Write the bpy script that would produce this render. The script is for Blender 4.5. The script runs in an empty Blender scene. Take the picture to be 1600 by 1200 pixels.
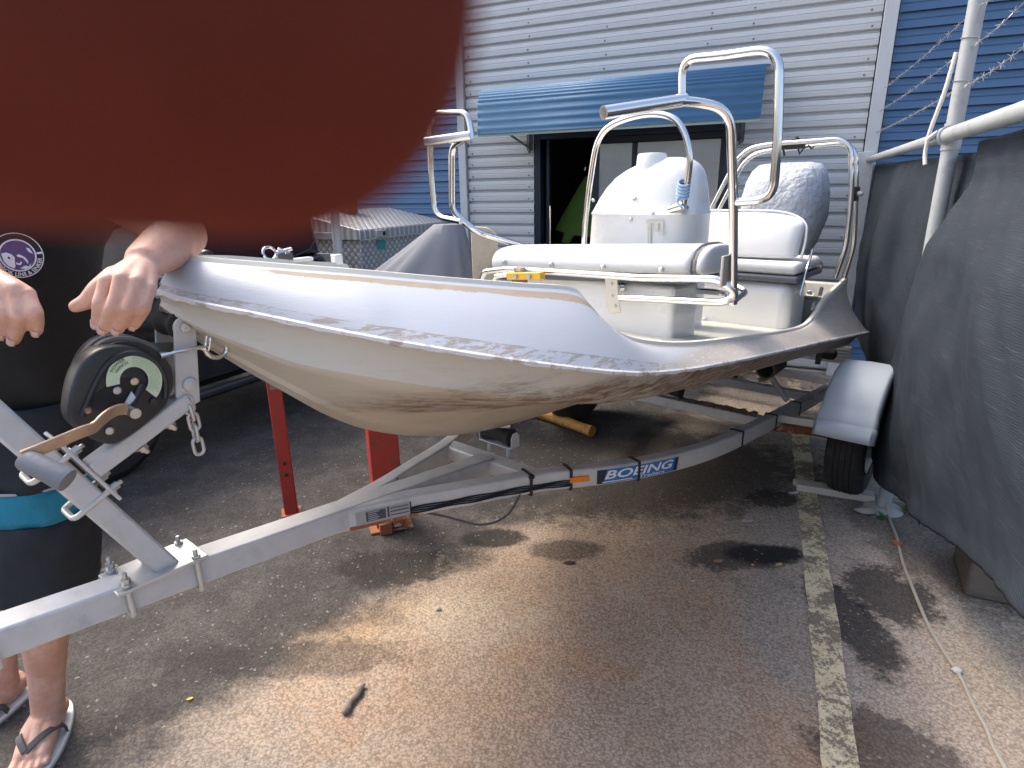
import bpy, bmesh, math, random
import numpy as np
from mathutils import Vector, Matrix, Quaternion
random.seed(7)
R = math.radians
sc = bpy.context.scene
COL = sc.collection

# ------------------------------------------------------------------ camera
FPX, PITCH, ROLL, HC = 960.0, R(17.6), R(-1.0), 1.5
_r = np.array([1., 0, 0]); CF = np.array([0, math.cos(PITCH), -math.sin(PITCH)]); _u = np.array([0, math.sin(PITCH), math.cos(PITCH)])
CR = _r*math.cos(ROLL)+_u*math.sin(ROLL); CU = -_r*math.sin(ROLL)+_u*math.cos(ROLL)
CO = np.array([0, 0, HC])
cd = bpy.data.cameras.new('camera'); cam = bpy.data.objects.new('camera', cd); COL.objects.link(cam)
cam.matrix_world = Matrix(((CR[0], CU[0], -CF[0], 0), (CR[1], CU[1], -CF[1], 0), (CR[2], CU[2], -CF[2], HC), (0, 0, 0, 1)))
cd.sensor_width = 36; cd.lens = 36*FPX/1600; cd.clip_start = 0.001; cd.clip_end = 600
cd.dof.use_dof = True; cd.dof.focus_distance = 3.0; cd.dof.aperture_fstop = 17
sc.camera = cam
sc.cycles.max_bounces = 5; sc.cycles.diffuse_bounces = 3; sc.cycles.glossy_bounces = 3; sc.cycles.transmission_bounces = 3; sc.cycles.caustics_reflective = False; sc.cycles.caustics_refractive = False
sc.render.resolution_x = 1024; sc.render.resolution_y = 768

# ------------------------------------------------------------------ sky, sun, exposure
SUN_DIR = Vector((-0.75, 0.58, 1.21)).normalized()          # towards the sun: high, from the left and a little behind the boat
w = bpy.data.worlds.new('World'); sc.world = w; w.use_nodes = True
nt = w.node_tree; nt.nodes.clear()
sky = nt.nodes.new('ShaderNodeTexSky'); sky.sky_type = 'NISHITA'; sky.sun_disc = False
sky.sun_elevation = math.asin(SUN_DIR.z); sky.sun_rotation = math.atan2(SUN_DIR.x, SUN_DIR.y)
sky.air_density = 1.0; sky.dust_density = 6.0; sky.ozone_density = 1.0
bg = nt.nodes.new('ShaderNodeBackground'); bg.inputs[1].default_value = 0.15
wo = nt.nodes.new('ShaderNodeOutputWorld')
nt.links.new(sky.outputs[0], bg.inputs[0]); nt.links.new(bg.outputs[0], wo.inputs[0])
sd = bpy.data.lights.new('sun', 'SUN'); sd.energy = 0.85; sd.angle = R(24); sd.color = (1.0, 0.93, 0.82)
sun = bpy.data.objects.new('sun', sd); COL.objects.link(sun)
sun.rotation_euler = SUN_DIR.to_track_quat('Z', 'Y').to_euler(); sun.location = (-6, 3, 9)
sc.view_settings.view_transform = 'Standard'; sc.view_settings.look = 'None'
sc.view_settings.exposure = 1.45; sc.view_settings.gamma = 1.0

# ------------------------------------------------------------------ measuring helpers (photograph pixels to places on known planes)
def ray(x, y): return CF+(x-800)/FPX*CR-(y-600)/FPX*CU
def at(x, y, Y):                                # point at world depth Y
    d = ray(x, y); return Vector(CO+d*(Y/d[1]))
def atz(x, y, z):
    d = ray(x, y); return Vector(CO+d*((z-HC)/d[2]))
TE = np.array([math.cos(R(50)), math.sin(R(50)), 0]); TN = np.array([TE[1], -TE[0], 0]); TP = np.array([-.79, 1.168, 0])
def q(u, v, z): return Vector((u, -v, z))       # trailer/boat frame: u aft, v to the near side
def tl(p):
    d = np.array(p)-TP; return Vector((d@TE, -(d@TN), d[2]))
def pv(x, y, v):                                # on the plane v = const
    d = ray(x, y); t = ((TP+TN*v-CO)@TN)/(d@TN); return tl(CO+d*t)
def pu(x, y, u):
    d = ray(x, y); t = ((TP+TE*u-CO)@TE)/(d@TE); return tl(CO+d*t)

# ------------------------------------------------------------------ mesh builder
def smooth_path(pts, n=8, closed=False):
    P = [Vector(p) for p in pts]; out = []
    m = len(P)
    rng = range(m if closed else m-1)
    for i in rng:
        if closed: a, b, c, d = P[i-1], P[i], P[(i+1) % m], P[(i+2) % m]
        else: a, b, c, d = P[max(i-1, 0)], P[i], P[i+1], P[min(i+2, m-1)]
        for k in range(n):
            t = k/n
            out.append(0.5*((2*b)+(c-a)*t+(2*a-5*b+4*c-d)*t*t+(3*b-a-3*c+d)*t**3))
    if not closed: out.append(P[-1])
    return out
def fillet(pts, r=0.05, n=6):                   # straight runs with rounded bends
    P = [Vector(p) for p in pts]; out = [P[0]]
    for i in range(1, len(P)-1):
        a, b, c = P[i-1], P[i], P[i+1]
        rr = min(r, (a-b).length*.48, (c-b).length*.48)
        s = b+(a-b).normalized()*rr; e = b+(c-b).normalized()*rr
        for k in range(n+1):
            t = k/n; out.append(s*(1-t)**2+b*2*t*(1-t)+e*t*t)
    out.append(P[-1]); return out
class MB:
    def __init__(s): s.v = []; s.f = []; s.uv = {}
    def add(s, vs, fs):
        o = len(s.v); s.v += [Vector(x) for x in vs]; s.f += [tuple(i+o for i in f) for f in fs]; return s
    def box(s, c, size, rot=None):
        c = Vector(c); x, y, z = (k/2 for k in size)
        vs = [Vector((a*x, b*y, d*z)) for a in (-1, 1) for b in (-1, 1) for d in (-1, 1)]
        if rot is not None:
            m = rot if isinstance(rot, (Matrix, Quaternion)) else Matrix.Rotation(rot, 3, 'Z')
            vs = [m @ k for k in vs]
        return s.add([k+c for k in vs], [(0, 1, 3, 2), (4, 6, 7, 5), (0, 4, 5, 1), (2, 3, 7, 6), (0, 2, 6, 4), (1, 5, 7, 3)])
    def beam(s, a, b, wd, ht, up=(0, 0, 1)):       # rectangular bar from a to b
        a, b = Vector(a), Vector(b); t = (b-a).normalized(); sd_ = t.cross(Vector(up)).normalized(); u = sd_.cross(t)
        vs = [p+sd_*(i*wd/2)+u*(j*ht/2) for p in (a, b) for i, j in ((-1, -1), (1, -1), (1, 1), (-1, 1))]
        return s.add(vs, [(0, 1, 2, 3), (7, 6, 5, 4), (0, 4, 5, 1), (1, 5, 6, 2), (2, 6, 7, 3), (3, 7, 4, 0)])
    def sweepbox(s, path, wd, ht, up=(0, 0, 1)):
        P = [Vector(p) for p in path]; vs = []; fs = []; up = Vector(up)
        for i, p in enumerate(P):
            t = (P[min(i+1, len(P)-1)]-P[max(i-1, 0)]).normalized(); sd_ = t.cross(up).normalized(); u = sd_.cross(t)
            vs += [p+sd_*(a*wd/2)+u*(b*ht/2) for a, b in ((-1, -1), (1, -1), (1, 1), (-1, 1))]
        n = len(P)
        for i in range(n-1):
            for k in range(4): fs.append((i*4+k, i*4+(k+1) % 4, (i+1)*4+(k+1) % 4, (i+1)*4+k))
        fs += [(3, 2, 1, 0), tuple((n-1)*4+k for k in range(4))]
        return s.add(vs, fs)
    def tube(s, path, r, seg=10, caps=True, closed=False):
        P = [Vector(p) for p in path]; n = len(P); rr = r if hasattr(r, '__len__') else [r]*n
        T = []
        for i in range(n):
            if closed: t = P[(i+1) % n]-P[i-1]
            else: t = P[min(i+1, n-1)]-P[max(i-1, 0)]
            T.append(t.normalized() if t.length > 1e-9 else Vector((0, 0, 1)))
        N = T[0].orthogonal().normalized(); vs = []; fs = []
        for i in range(n):
            if i: N = (T[i-1].rotation_difference(T[i])) @ N
            N = (N-T[i]*N.dot(T[i])).normalized(); B = T[i].cross(N)
            for k in range(seg):
                a = 2*math.pi*k/seg; vs.append(P[i]+(N*math.cos(a)+B*math.sin(a))*rr[i])
        for i in range(n if closed else n-1):
            j = (i+1) % n
            for k in range(seg): fs.append((i*seg+k, i*seg+(k+1) % seg, j*seg+(k+1) % seg, j*seg+k))
        if caps and not closed: fs += [tuple(reversed(range(seg))), tuple((n-1)*seg+k for k in range(seg))]
        return s.add(vs, fs)
    def lathe(s, prof, c, axis=(0, 0, 1), seg=32, cap=True):
        c = Vector(c); ax = Vector(axis).normalized(); N = ax.orthogonal().normalized(); B = ax.cross(N); vs = []; fs = []
        for rr, h in prof:
            for k in range(seg):
                a = 2*math.pi*k/seg; vs.append(c+ax*h+(N*math.cos(a)+B*math.sin(a))*rr)
        m = len(prof)
        for i in range(m-1):
            for k in range(seg): fs.append((i*seg+k, i*seg+(k+1) % seg, (i+1)*seg+(k+1) % seg, (i+1)*seg+k))
        if cap: fs += [tuple(reversed(range(seg))), tuple((m-1)*seg+k for k in range(seg))]
        return s.add(vs, fs)
    def grid(s, rows, close_u=False, close_v=False):
        n = len(rows); m = len(rows[0]); vs = [p for r_ in rows for p in r_]; fs = []
        for i in range(n if close_u else n-1):
            for j in range(m if close_v else m-1):
                i2, j2 = (i+1) % n, (j+1) % m
                fs.append((i*m+j, i*m+j2, i2*m+j2, i2*m+j))
        return s.add(vs, fs)
    def loft(s, secs, cap=True):                   # closed sections
        m = len(secs[0]); o = len(s.v); s.grid(secs, False, True)
        if cap: s.f.append(tuple(o+k for k in reversed(range(m)))); s.f.append(tuple(o+(len(secs)-1)*m+k for k in range(m)))
        return s
    def prism(s, poly, d):                         # polygon (3d points) pushed along vector d
        P = [Vector(p) for p in poly]; d = Vector(d); n = len(P)
        return s.add(P+[p+d for p in P], [tuple(range(n)), tuple(reversed(range(n, 2*n)))]+[(i, n+i, n+(i+1) % n, (i+1) % n) for i in range(n)])
    def mesh(s, name, smooth=True, angle=35):
        me = bpy.data.meshes.new(name); me.from_pydata([tuple(v) for v in s.v], [], s.f); me.update()
        bm = bmesh.new(); bm.from_mesh(me); bmesh.ops.recalc_face_normals(bm, faces=bm.faces)
        if smooth:
            for f in bm.faces: f.smooth = True
            for e in bm.edges:
                if len(e.link_faces) == 2:
                    try: e.smooth = e.calc_face_angle() < R(angle)
                    except Exception: pass
        bm.to_mesh(me); bm.free(); return me
    def build(s, name, mat=None, parent=None, smooth=True, bevel=0, seg=2, angle=35, solid=0, sub=0):
        ob = bpy.data.objects.new(name, s.mesh(name, smooth, angle)); COL.objects.link(ob)
        if mat is not None: ob.data.materials.append(mat)
        if parent is not None: ob.parent = parent
        if solid:
            m = ob.modifiers.new('solid', 'SOLIDIFY'); m.thickness = solid; m.offset = 0
        if bevel:
            m = ob.modifiers.new('bevel', 'BEVEL'); m.width = bevel; m.segments = seg; m.limit_method = 'ANGLE'; m.angle_limit = R(40)
        if sub:
            m = ob.modifiers.new('sub', 'SUBSURF'); m.levels = sub; m.render_levels = sub
        return ob
def thing(name, label, cat, loc=(0, 0, 0), rz=0, group=None):
    o = bpy.data.objects.new(name, None); COL.objects.link(o); o.location = loc; o.rotation_euler = (0, 0, rz)
    o.empty_display_size = .1; tag(o, label, cat, group); return o
def tag(o, label=None, cat=None, group=None, kind=None):
    if label: o['label'] = label
    if cat: o['category'] = cat
    if group: o['group'] = group
    if kind: o['kind'] = kind
    return o
def text_mesh(body, size=1.0, bold=0.0, shear=0.0, align='LEFT'):
    cu = bpy.data.curves.new('t', 'FONT'); cu.body = body; cu.size = size; cu.offset = bold; cu.shear = shear; cu.align_x = align
    cu.resolution_u = 3
    o = bpy.data.objects.new('t', cu); COL.objects.link(o); bpy.context.view_layer.update()
    dg = bpy.context.evaluated_depsgraph_get(); me = bpy.data.meshes.new_from_object(o.evaluated_get(dg))
    vs = [v.co.copy() for v in me.vertices]; fs = [tuple(p.vertices) for p in me.polygons]
    bpy.data.objects.remove(o); bpy.data.curves.remove(cu); bpy.data.meshes.remove(me)
    return vs, fs

# ------------------------------------------------------------------ materials
class NT:
    def __init__(s, name):
        s.m = bpy.data.materials.new(name); s.m.use_nodes = True; s.t = s.m.node_tree
        s.b = s.t.nodes['Principled BSDF']; s.c = None
    def n(s, typ, **kw):
        nd = s.t.nodes.new(typ)
        for k, v in kw.items(): setattr(nd, k, v)
        return nd
    def co(s):
        if s.c is None: s.c = s.n('ShaderNodeTexCoord')
        return s.c.outputs['Object']
    def lk(s, a, b): s.t.links.new(a, b)
    def put(s, sock, v):
        if isinstance(v, bpy.types.NodeSocket): s.lk(v, sock)
        elif v is not None:
            if sock.type == 'RGBA' and hasattr(v, '__len__') and len(v) == 3: v = (*v, 1)
            sock.default_value = v
    def noise(s, scale, detail=4, rough=.6, vec=None, dist=0, stretch=None):
        x = s.n('ShaderNodeTexNoise'); x.inputs['Scale'].default_value = scale; x.inputs['Detail'].default_value = detail
        x.inputs['Roughness'].default_value = rough; x.inputs['Distortion'].default_value = dist
        vec = vec or s.co()
        if stretch:
            mp = s.n('ShaderNodeMapping'); mp.inputs['Scale'].default_value = stretch; s.lk(vec, mp.inputs[0]); vec = mp.outputs[0]
        s.lk(vec, x.inputs['Vector']); return x.outputs[0]
    def vor(s, scale, out='Distance', feature='F1', vec=None, rand=1.0):
        x = s.n('ShaderNodeTexVoronoi'); x.feature = feature; x.inputs['Scale'].default_value = scale; x.inputs['Randomness'].default_value = rand
        s.lk(vec or s.co(), x.inputs['Vector']); return x.outputs[out]
    def math(s, op, a, b=None, c=None, clamp=False):
        x = s.n('ShaderNodeMath'); x.operation = op; x.use_clamp = clamp
        for i, k in enumerate((a, b, c)):
            if k is not None: s.put(x.inputs[i], k)
        return x.outputs[0]
    def step(s, v, lo, hi):
        x = s.n('ShaderNodeMapRange'); x.interpolation_type = 'SMOOTHSTEP'
        s.put(x.inputs[0], v); x.inputs[1].default_value = lo; x.inputs[2].default_value = hi; return x.outputs[0]
    def mix(s, f, a, b, mode='MIX'):
        x = s.n('ShaderNodeMix'); x.data_type = 'RGBA'; x.blend_type = mode
        s.put(x.inputs[0], f); s.put(x.inputs[6], a); s.put(x.inputs[7], b); return x.outputs[2]
    def xyz(s, vec=None):
        x = s.n('ShaderNodeSeparateXYZ'); s.lk(vec or s.co(), x.inputs[0]); return x.outputs
    def bump(s, h, strength=.5, dist=.01, prev=None):
        x = s.n('ShaderNodeBump'); x.inputs['Strength'].default_value = strength; x.inputs['Distance'].default_value = dist
        s.lk(h, x.inputs['Height'])
        if prev is not None: s.lk(prev, x.inputs['Normal'])
        return x.outputs[0]
    def out(s, col=None, rough=None, metal=None, normal=None, **kw):
        b = s.b
        s.put(b.inputs['Base Color'], col); s.put(b.inputs['Roughness'], rough); s.put(b.inputs['Metallic'], metal)
        if normal is not None: s.lk(normal, b.inputs['Normal'])
        for k, v in kw.items(): s.put(b.inputs[k.replace('_', ' ')], v)
        return s.m
def M(name, col, rough=.5, metal=0.0, var=.12, vs=6.0, bump=0.0, bs=120.0, bd=.004, col2=None, s2=3.0, lo=.5, hi=.7, stretch=None, **kw):
    t = NT(name); c = t.mix(t.noise(vs, 5, .65, stretch=stretch), tuple(k*(1-var) for k in col), tuple(min(1, k*(1+var)) for k in col))
    if col2: c = t.mix(t.step(t.noise(s2, 6, .7, stretch=stretch), lo, hi), c, col2)
    rg = t.math('ADD', t.math('MULTIPLY', t.noise(vs*2.3, 4), .24), rough-.12, clamp=True)
    nm = t.bump(t.noise(bs, 3, .6, stretch=stretch), bump, bd) if bump else None
    return t.out(c, rg, metal, nm, **kw)
GALV = M('galvanised_steel', (.54, .545, .55), .5, .1, .2, 14, .25, 60, .002, col2=(.42, .43, .445), s2=9, lo=.5, hi=.75)
FGALV = M('fence_galvanised', (.36, .385, .40), .5, .15, .15, 10, .2, 60, .002, col2=(.29, .31, .325), s2=8)
GALV_B = M('bright_galvanised', (.55, .55, .53), .42, .5, .2, 20, .2, 90, .001)
STAIN = M('stainless_tube', (.72, .71, .70), .14, 1.0, .06, 4, .05, 30, .001)
GEL = M('white_gelcoat', (.74, .745, .74), .30, 0, .03, 3, .05, 40, .001, col2=(.68, .67, .65), s2=7, lo=.62, hi=.95, Coat_Weight=.25)
VINYL = M('white_vinyl', (.66, .665, .66), .42, 0, .04, 5, .12, 25, .004, col2=(.58, .57, .55), s2=10, lo=.62, hi=.9)
LINER = M('cream_deck_liner', (.56, .55, .49), .45, 0, .06, 3, .1, 70, .002, col2=(.5, .46, .38), s2=5, lo=.6, hi=.85)
BLACK = M('black_plastic', (.018, .019, .022), .42, 0, .3, 9, .12, 250, .001, col2=(.05, .05, .055), s2=5, lo=.55, hi=.8)
RUBBER = M('black_rubber', (.02, .02, .021), .8, 0, .3, 12, .3, 120, .002, col2=(.07, .066, .06), s2=6, lo=.5, hi=.8)
DARKTRIM = M('dark_grey_trim', (.10, .105, .13), .5)
RED = M('chipped_red_paint', (.38, .032, .025), .5, 0, .2, 15, .3, 60, .002, col2=(.17, .06, .035), s2=22, lo=.56, hi=.64)
RUST = M('rusty_steel', (.28, .10, .045), .85, 0, .4, 30, .5, 80, .003, col2=(.46, .33, .25), s2=25, lo=.55, hi=.62)
BRASS = M('zinc_plated_crank', (.55, .40, .25), .38, .7, .2, 14, .1, 60, .001, col2=(.45, .28, .22), s2=9, lo=.45, hi=.7)
BOLT = M('zinc_bolt', (.5, .5, .48), .35, .8, .2, 40)
GREYTAPE = M('grey_grip', (.17, .18, .20), .6, 0, .2, 30, .4, 120, .002)
MUDG = M('pale_plastic_mudguard', (.52, .58, .63), .38, 0, .05, 3, .04, 60, .001, col2=(.42, .42, .42), s2=14, lo=.66, hi=.9)
CARP = M('black_car_paint', (.006, .008, .012), .2, 0, .3, 4, .02, 30, .001, Coat_Weight=.6)
CARGLASS = M('car_glass', (.012, .016, .022), .12, 0, .1, 4, Specular_IOR_Level=.12)
WOOD = M('weathered_timber', (.16, .13, .10), .9, 0, .3, 12, .6, 40, .006, col2=(.07, .07, .05), s2=4, stretch=(1, 6, 6))
PALEWOOD = M('pale_timber', (.52, .46, .39), .8, 0, .15, 14, .4, 50, .003, stretch=(1, 8, 8))
ORANGEWOOD = M('orange_timber_pole', (.50, .25, .055), .65, 0, .25, 10, .4, 50, .003, col2=(.16, .07, .03), s2=14, lo=.52, hi=.66, stretch=(3, 3, 3))
BLACKTIE = M('black_cable_tie', (.012, .012, .014), .45)
YELLOW = M('yellow_plastic', (.62, .36, .03), .45)
COVER = M('grey_cover_cloth', (.18, .19, .215), .85, 0, .12, 4, .25, 160, .002)
MOTORC = M('silver_motor_cover', (.50, .53, .57), .65, 0, .12, 5, .9, 16, .03)
CONCRETE = M('concrete', (.34, .32, .29), .9, 0, .2, 8, .4, 60, .004)
def ground_material():
    t = NT('old_asphalt'); x, y, z = t.xyz()
    NZ = {4: t.noise(3.2, 6, .7), 9: t.math('ADD', t.math('MULTIPLY', t.noise(8, 7, .74), .72), t.math('MULTIPLY', t.noise(42, 6, .78), .42))}; NZ[9] = t.math('SUBTRACT', NZ[9], .07)
    def blob(cx, cy, a, b, amp=.55, sc_=6, lo=.75, hi=1.15, rot=0):
        dx = t.math('SUBTRACT', x, cx); dy = t.math('SUBTRACT', y, cy); c, s_ = math.cos(rot), math.sin(rot)
        px = t.math('ADD', t.math('MULTIPLY', dx, c/a), t.math('MULTIPLY', dy, s_/a)); py = t.math('ADD', t.math('MULTIPLY', dx, -s_/b), t.math('MULTIPLY', dy, c/b))
        d = t.math('SQRT', t.math('ADD', t.math('MULTIPLY', px, px), t.math('MULTIPLY', py, py)))
        nz = t.math('MULTIPLY', t.math('SUBTRACT', NZ[9 if sc_ > 5 else 4], .5), amp*4)
        return t.math('SUBTRACT', 1.0, t.step(t.math('ADD', d, nz), lo, hi))
    big = t.noise(.9, 6, .62); fine = t.noise(9, 8, .7)
    c = t.mix(t.step(big, .36, .66), (.41, .335, .265), (.33, .285, .24))
    c = t.mix(t.step(t.noise(2.3, 7, .7), .50, .72), c, (.44, .36, .27))
    c = t.mix(t.math('MULTIPLY', blob(.35, 1.75, 1.0, .95, .3, 4, .5, 1.2), .8), c, t.mix(t.step(t.noise(2.1, 6, .7), .38, .62), (.37, .26, .18), (.43, .32, .235)))
    rust = t.math('MULTIPLY', t.step(t.noise(1.7, 7, .68, dist=.4), .46, .66), blob(.25, 1.35, 1.1, 1.0, .25, 2, .5, 1.2))
    c = t.mix(t.math('MULTIPLY', rust, .6), c, (.40, .215, .11))
    c = t.mix(t.math('MULTIPLY', blob(-.62, 1.86, .42, .17, .5, 4, .3, 1.1, .25), .55), c, (.42, .29, .165))
    c = t.mix(t.math('MULTIPLY', blob(-.18, 1.90, .36, .22, .35, 4, .2, 1.1), .65), c, (.45, .385, .295))  # sunlit patch, painted as paler asphalt
    c = t.mix(t.math('MULTIPLY', blob(1.62, 1.55, .3, .5, .3, 4, .3, 1.1), .6), c, (.47, .38, .27))
    c = t.mix(t.math('MULTIPLY', blob(1.0, 1.75, .32, .5, .35, 3, .4, 1.1), .55), c, (.30, .285, .26))
    # clean dark bitumen and painted shade beyond the trailer; oil, damp and under-boat shade as spots
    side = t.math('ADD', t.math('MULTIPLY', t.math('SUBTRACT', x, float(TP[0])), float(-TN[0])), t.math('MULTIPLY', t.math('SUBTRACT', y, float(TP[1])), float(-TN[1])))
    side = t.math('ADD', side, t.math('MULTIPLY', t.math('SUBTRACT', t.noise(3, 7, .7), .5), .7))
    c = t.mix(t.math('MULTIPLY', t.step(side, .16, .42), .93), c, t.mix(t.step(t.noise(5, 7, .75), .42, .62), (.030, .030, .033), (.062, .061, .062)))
    c = t.mix(t.math('MULTIPLY', t.step(t.noise(1.5, 7, .75), .58, .68), .4), c, (.16, .13, .105))
    spots = [(1.06, 2.27, .17, .075, .22, 1.0), (1.09, 2.27, .09, .05, .2, 1.0), (.95, 2.26, .26, .11, .6, .75), (.22, 2.33, .17, .085, .3, .6), (1.20, 1.84, .10, .30, .55, .85), (1.02, 1.30, .20, .16, .7, .7),
             (1.42, 2.0, .16, .2, .7, .8), (-.52, 2.22, .26, .13, .6, .85), (-.1, 2.43, .16, .08, .4, .9), (1.30, 2.75, .13, .1, .7, .8), (.5, 3.15, 1.25, .62, .35, .8), (-.75, 1.7, .42, .09, .6, .55), (1.75, 2.35, .2, .5, .6, .5)]  # the widest spot is shade painted under the boat
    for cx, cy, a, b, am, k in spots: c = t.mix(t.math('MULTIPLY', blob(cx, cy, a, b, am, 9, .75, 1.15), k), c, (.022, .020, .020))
    # aggregate
    dn = t.n('ShaderNodeTexNoise'); dn.inputs['Scale'].default_value = 70; dn.inputs['Detail'].default_value = 3; t.lk(t.co(), dn.inputs['Vector'])
    vm = t.n('ShaderNodeVectorMath'); vm.operation = 'SCALE'; t.lk(dn.outputs['Color'], vm.inputs[0]); vm.inputs['Scale'].default_value = .013
    va = t.n('ShaderNodeVectorMath'); va.operation = 'ADD'; t.lk(t.co(), va.inputs[0]); t.lk(vm.outputs[0], va.inputs[1]); wv_ = va.outputs[0]
    v1 = t.vor(125, vec=wv_); cell = t.vor(125, 'Color', vec=wv_); v2 = t.vor(260, vec=wv_)
    sep = t.n('ShaderNodeSeparateColor'); t.lk(cell, sep.inputs[0])
    tone = t.math('ADD', t.math('MULTIPLY', sep.outputs[0], .36), .80)
    edge = t.math('ADD', t.math('MULTIPLY', t.step(v1, .75, .35), .38), .70)
    c = t.mix(1.0, c, t.math('MULTIPLY', tone, edge), 'MULTIPLY')
    pale = t.math('MULTIPLY', t.step(sep.outputs[1], .985, .995), .4)
    c = t.mix(pale, c, (.42, .39, .34))
    c = t.mix(.35, c, t.mix(fine, (.62, .62, .62), (1.1, 1.1, 1.1)), 'MULTIPLY')
    smoothz = t.step(t.noise(1.1, 4), .35, .65)
    hgt = t.math('ADD', t.math('MULTIPLY', t.math('SUBTRACT', 1.0, v1), t.math('ADD', t.math('MULTIPLY', smoothz, .7), .4)), t.math('MULTIPLY', t.math('SUBTRACT', 1.0, v2), .25))
    hgt = t.math('ADD', hgt, t.math('MULTIPLY', t.noise(46, 7, .75), 1.5))
    nm = t.bump(hgt, .65, .005)
    return t.out(c, t.math('ADD', t.math('MULTIPLY', fine, .25), .68), 0, nm, Specular_IOR_Level=.3)
def line_material():
    t = NT('worn_line_paint'); v = t.noise(95, 6, .75); wear = t.noise(6, 8, .75)
    k = t.math('ADD', t.math('SUBTRACT', 1.0, v), t.math('MULTIPLY', t.math('SUBTRACT', wear, .5), 1.5))
    c = t.mix(t.step(t.noise(5, 5, .7), .42, .66), (.68, .58, .38), (.58, .47, .28))
    c = t.mix(t.step(k, .575, .42), c, (.20, .165, .12))
    h = t.math('ADD', t.math('SUBTRACT', 1.0, v), t.math('MULTIPLY', t.noise(40, 5, .7), .7))
    return t.out(c, .85, 0, t.bump(h, .9, .006))
def hull_material():
    t = NT('stained_cream_hull'); x, y, z = t.xyz()
    c = t.mix(t.noise(3.5, 5), (.50, .485, .44), (.58, .56, .51))
    c = t.mix(t.math('MULTIPLY', t.step(t.noise(30, 6, .7, stretch=(.5, .5, 2.5)), .52, .72), .25), c, (.40, .33, .24))
    # grime line: brown growth stain left along the waterline (a plane falling towards the stern)
    hgt = t.math('ADD', z, t.math('MULTIPLY', x, .10)); wob = t.math('MULTIPLY', t.math('SUBTRACT', t.noise(7, 7, .75, stretch=(.6, 1, 3)), .5), .16)
    hh = t.math('ADD', hgt, wob)
    band = t.math('MULTIPLY', t.step(hh, 1.005, 1.05), t.step(hh, 1.18, 1.11))
    ux = t.step(x, .34, .55)
    streak = t.step(t.noise(16, 8, .8, stretch=(.55, .55, 4.5), dist=1.2), .40, .60)
    low = t.math('MULTIPLY', t.step(hh, 1.09, 1.0), t.math('MULTIPLY', t.step(x, .26, .42), .42))
    c = t.mix(low, c, (.36, .255, .135))
    c = t.mix(t.math('MULTIPLY', t.math('MULTIPLY', band, ux), t.math('ADD', t.math('MULTIPLY', streak, .68), .30)), c, (.11, .046, .013))
    c = t.mix(t.math('MULTIPLY', t.step(x, 1.7, 2.5), .7), c, t.mix(t.noise(9, 6), (.10, .095, .085), (.22, .2, .175)))  # shade on the aft hull, painted into its colour
    return t.out(c, .5, 0, t.bump(t.noise(60, 4), .15, .002))
def side_material():                                # bulwark and gunwale panel, UV.y runs from rub strip edge to top edge
    t = NT('gunwale_gelcoat'); uvn = t.n('ShaderNodeUVMap'); sx = t.n('ShaderNodeSeparateXYZ'); t.lk(uvn.outputs[0], sx.inputs[0])
    a, b = sx.outputs[0], sx.outputs[1]
    n1 = t.noise(5, 7, .72, stretch=(1, 1, 3)); n2 = t.noise(30, 7, .75, stretch=(.4, .4, 2.5)); n3 = t.noise(120, 4, .7, stretch=(.4, .4, 2))
    jag = t.math('MULTIPLY', t.math('SUBTRACT', t.noise(14, 8, .8, stretch=(.5, .5, 1)), .5), .16)
    c = t.mix(n1, (.40, .43, .475), (.435, .46, .50))
    tan = t.mix(n2, (.24, .195, .14), (.40, .34, .265))
    top = t.math('MULTIPLY', t.step(t.math('ADD', b, jag), .845, .865), t.step(b, .955, .945))
    top = t.math('MULTIPLY', top, t.math('MULTIPLY', t.step(t.math('ADD', a, jag), .24, .28), t.step(t.math('ADD', n2, t.math('MULTIPLY', n3, .3)), .44, .52)))
    c = t.mix(top, c, tan)
    lip = t.math('MULTIPLY', t.step(t.math('ADD', b, jag), .17, .15), t.step(t.math('ADD', n2, t.math('MULTIPLY', n3, .4)), .70, .76))
    c = t.mix(t.math('MULTIPLY', lip, .85), c, (.28, .24, .19))
    line = t.math('MULTIPLY', t.step(t.math('ADD', b, t.math('MULTIPLY', jag, .35)), .150, .158), t.step(t.math('ADD', b, t.math('MULTIPLY', jag, .35)), .180, .172))
    c = t.mix(t.math('MULTIPLY', line, t.step(n2, .42, .55)), c, (.30, .27, .25))
    aft = t.step(t.math('ADD', a, t.math('MULTIPLY', t.math('SUBTRACT', b, .5), -.45)), 1.10, 1.30)
    g = t.mix(n2, (.28, .265, .245), (.45, .43, .40)); g = t.mix(t.step(n3, .55, .7), g, (.56, .545, .53)); g = t.mix(t.step(t.noise(11, 8, .8, stretch=(.4, .4, 3)), .56, .66), g, (.36, .29, .21))
    edge = t.math('MULTIPLY', aft, t.step(b, .97, .93))
    c = t.mix(t.math('MULTIPLY', edge, .92), c, g)
    rg = t.math('ADD', t.math('MULTIPLY', t.math('MAXIMUM', edge, top), .35), .42)
    return t.out(c, rg, 0, t.bump(t.math('ADD', n2, t.math('MULTIPLY', n3, .6)), .16, .004))

def wb(mb, name, mat, root, **kw):                   # mesh given in world coordinates, hung under a root
    ob = mb.build(name, mat, root, **kw)
    m = Matrix.Translation(root.location) @ root.rotation_euler.to_matrix().to_4x4()
    ob.matrix_parent_inverse = m.inverted(); return ob

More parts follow.
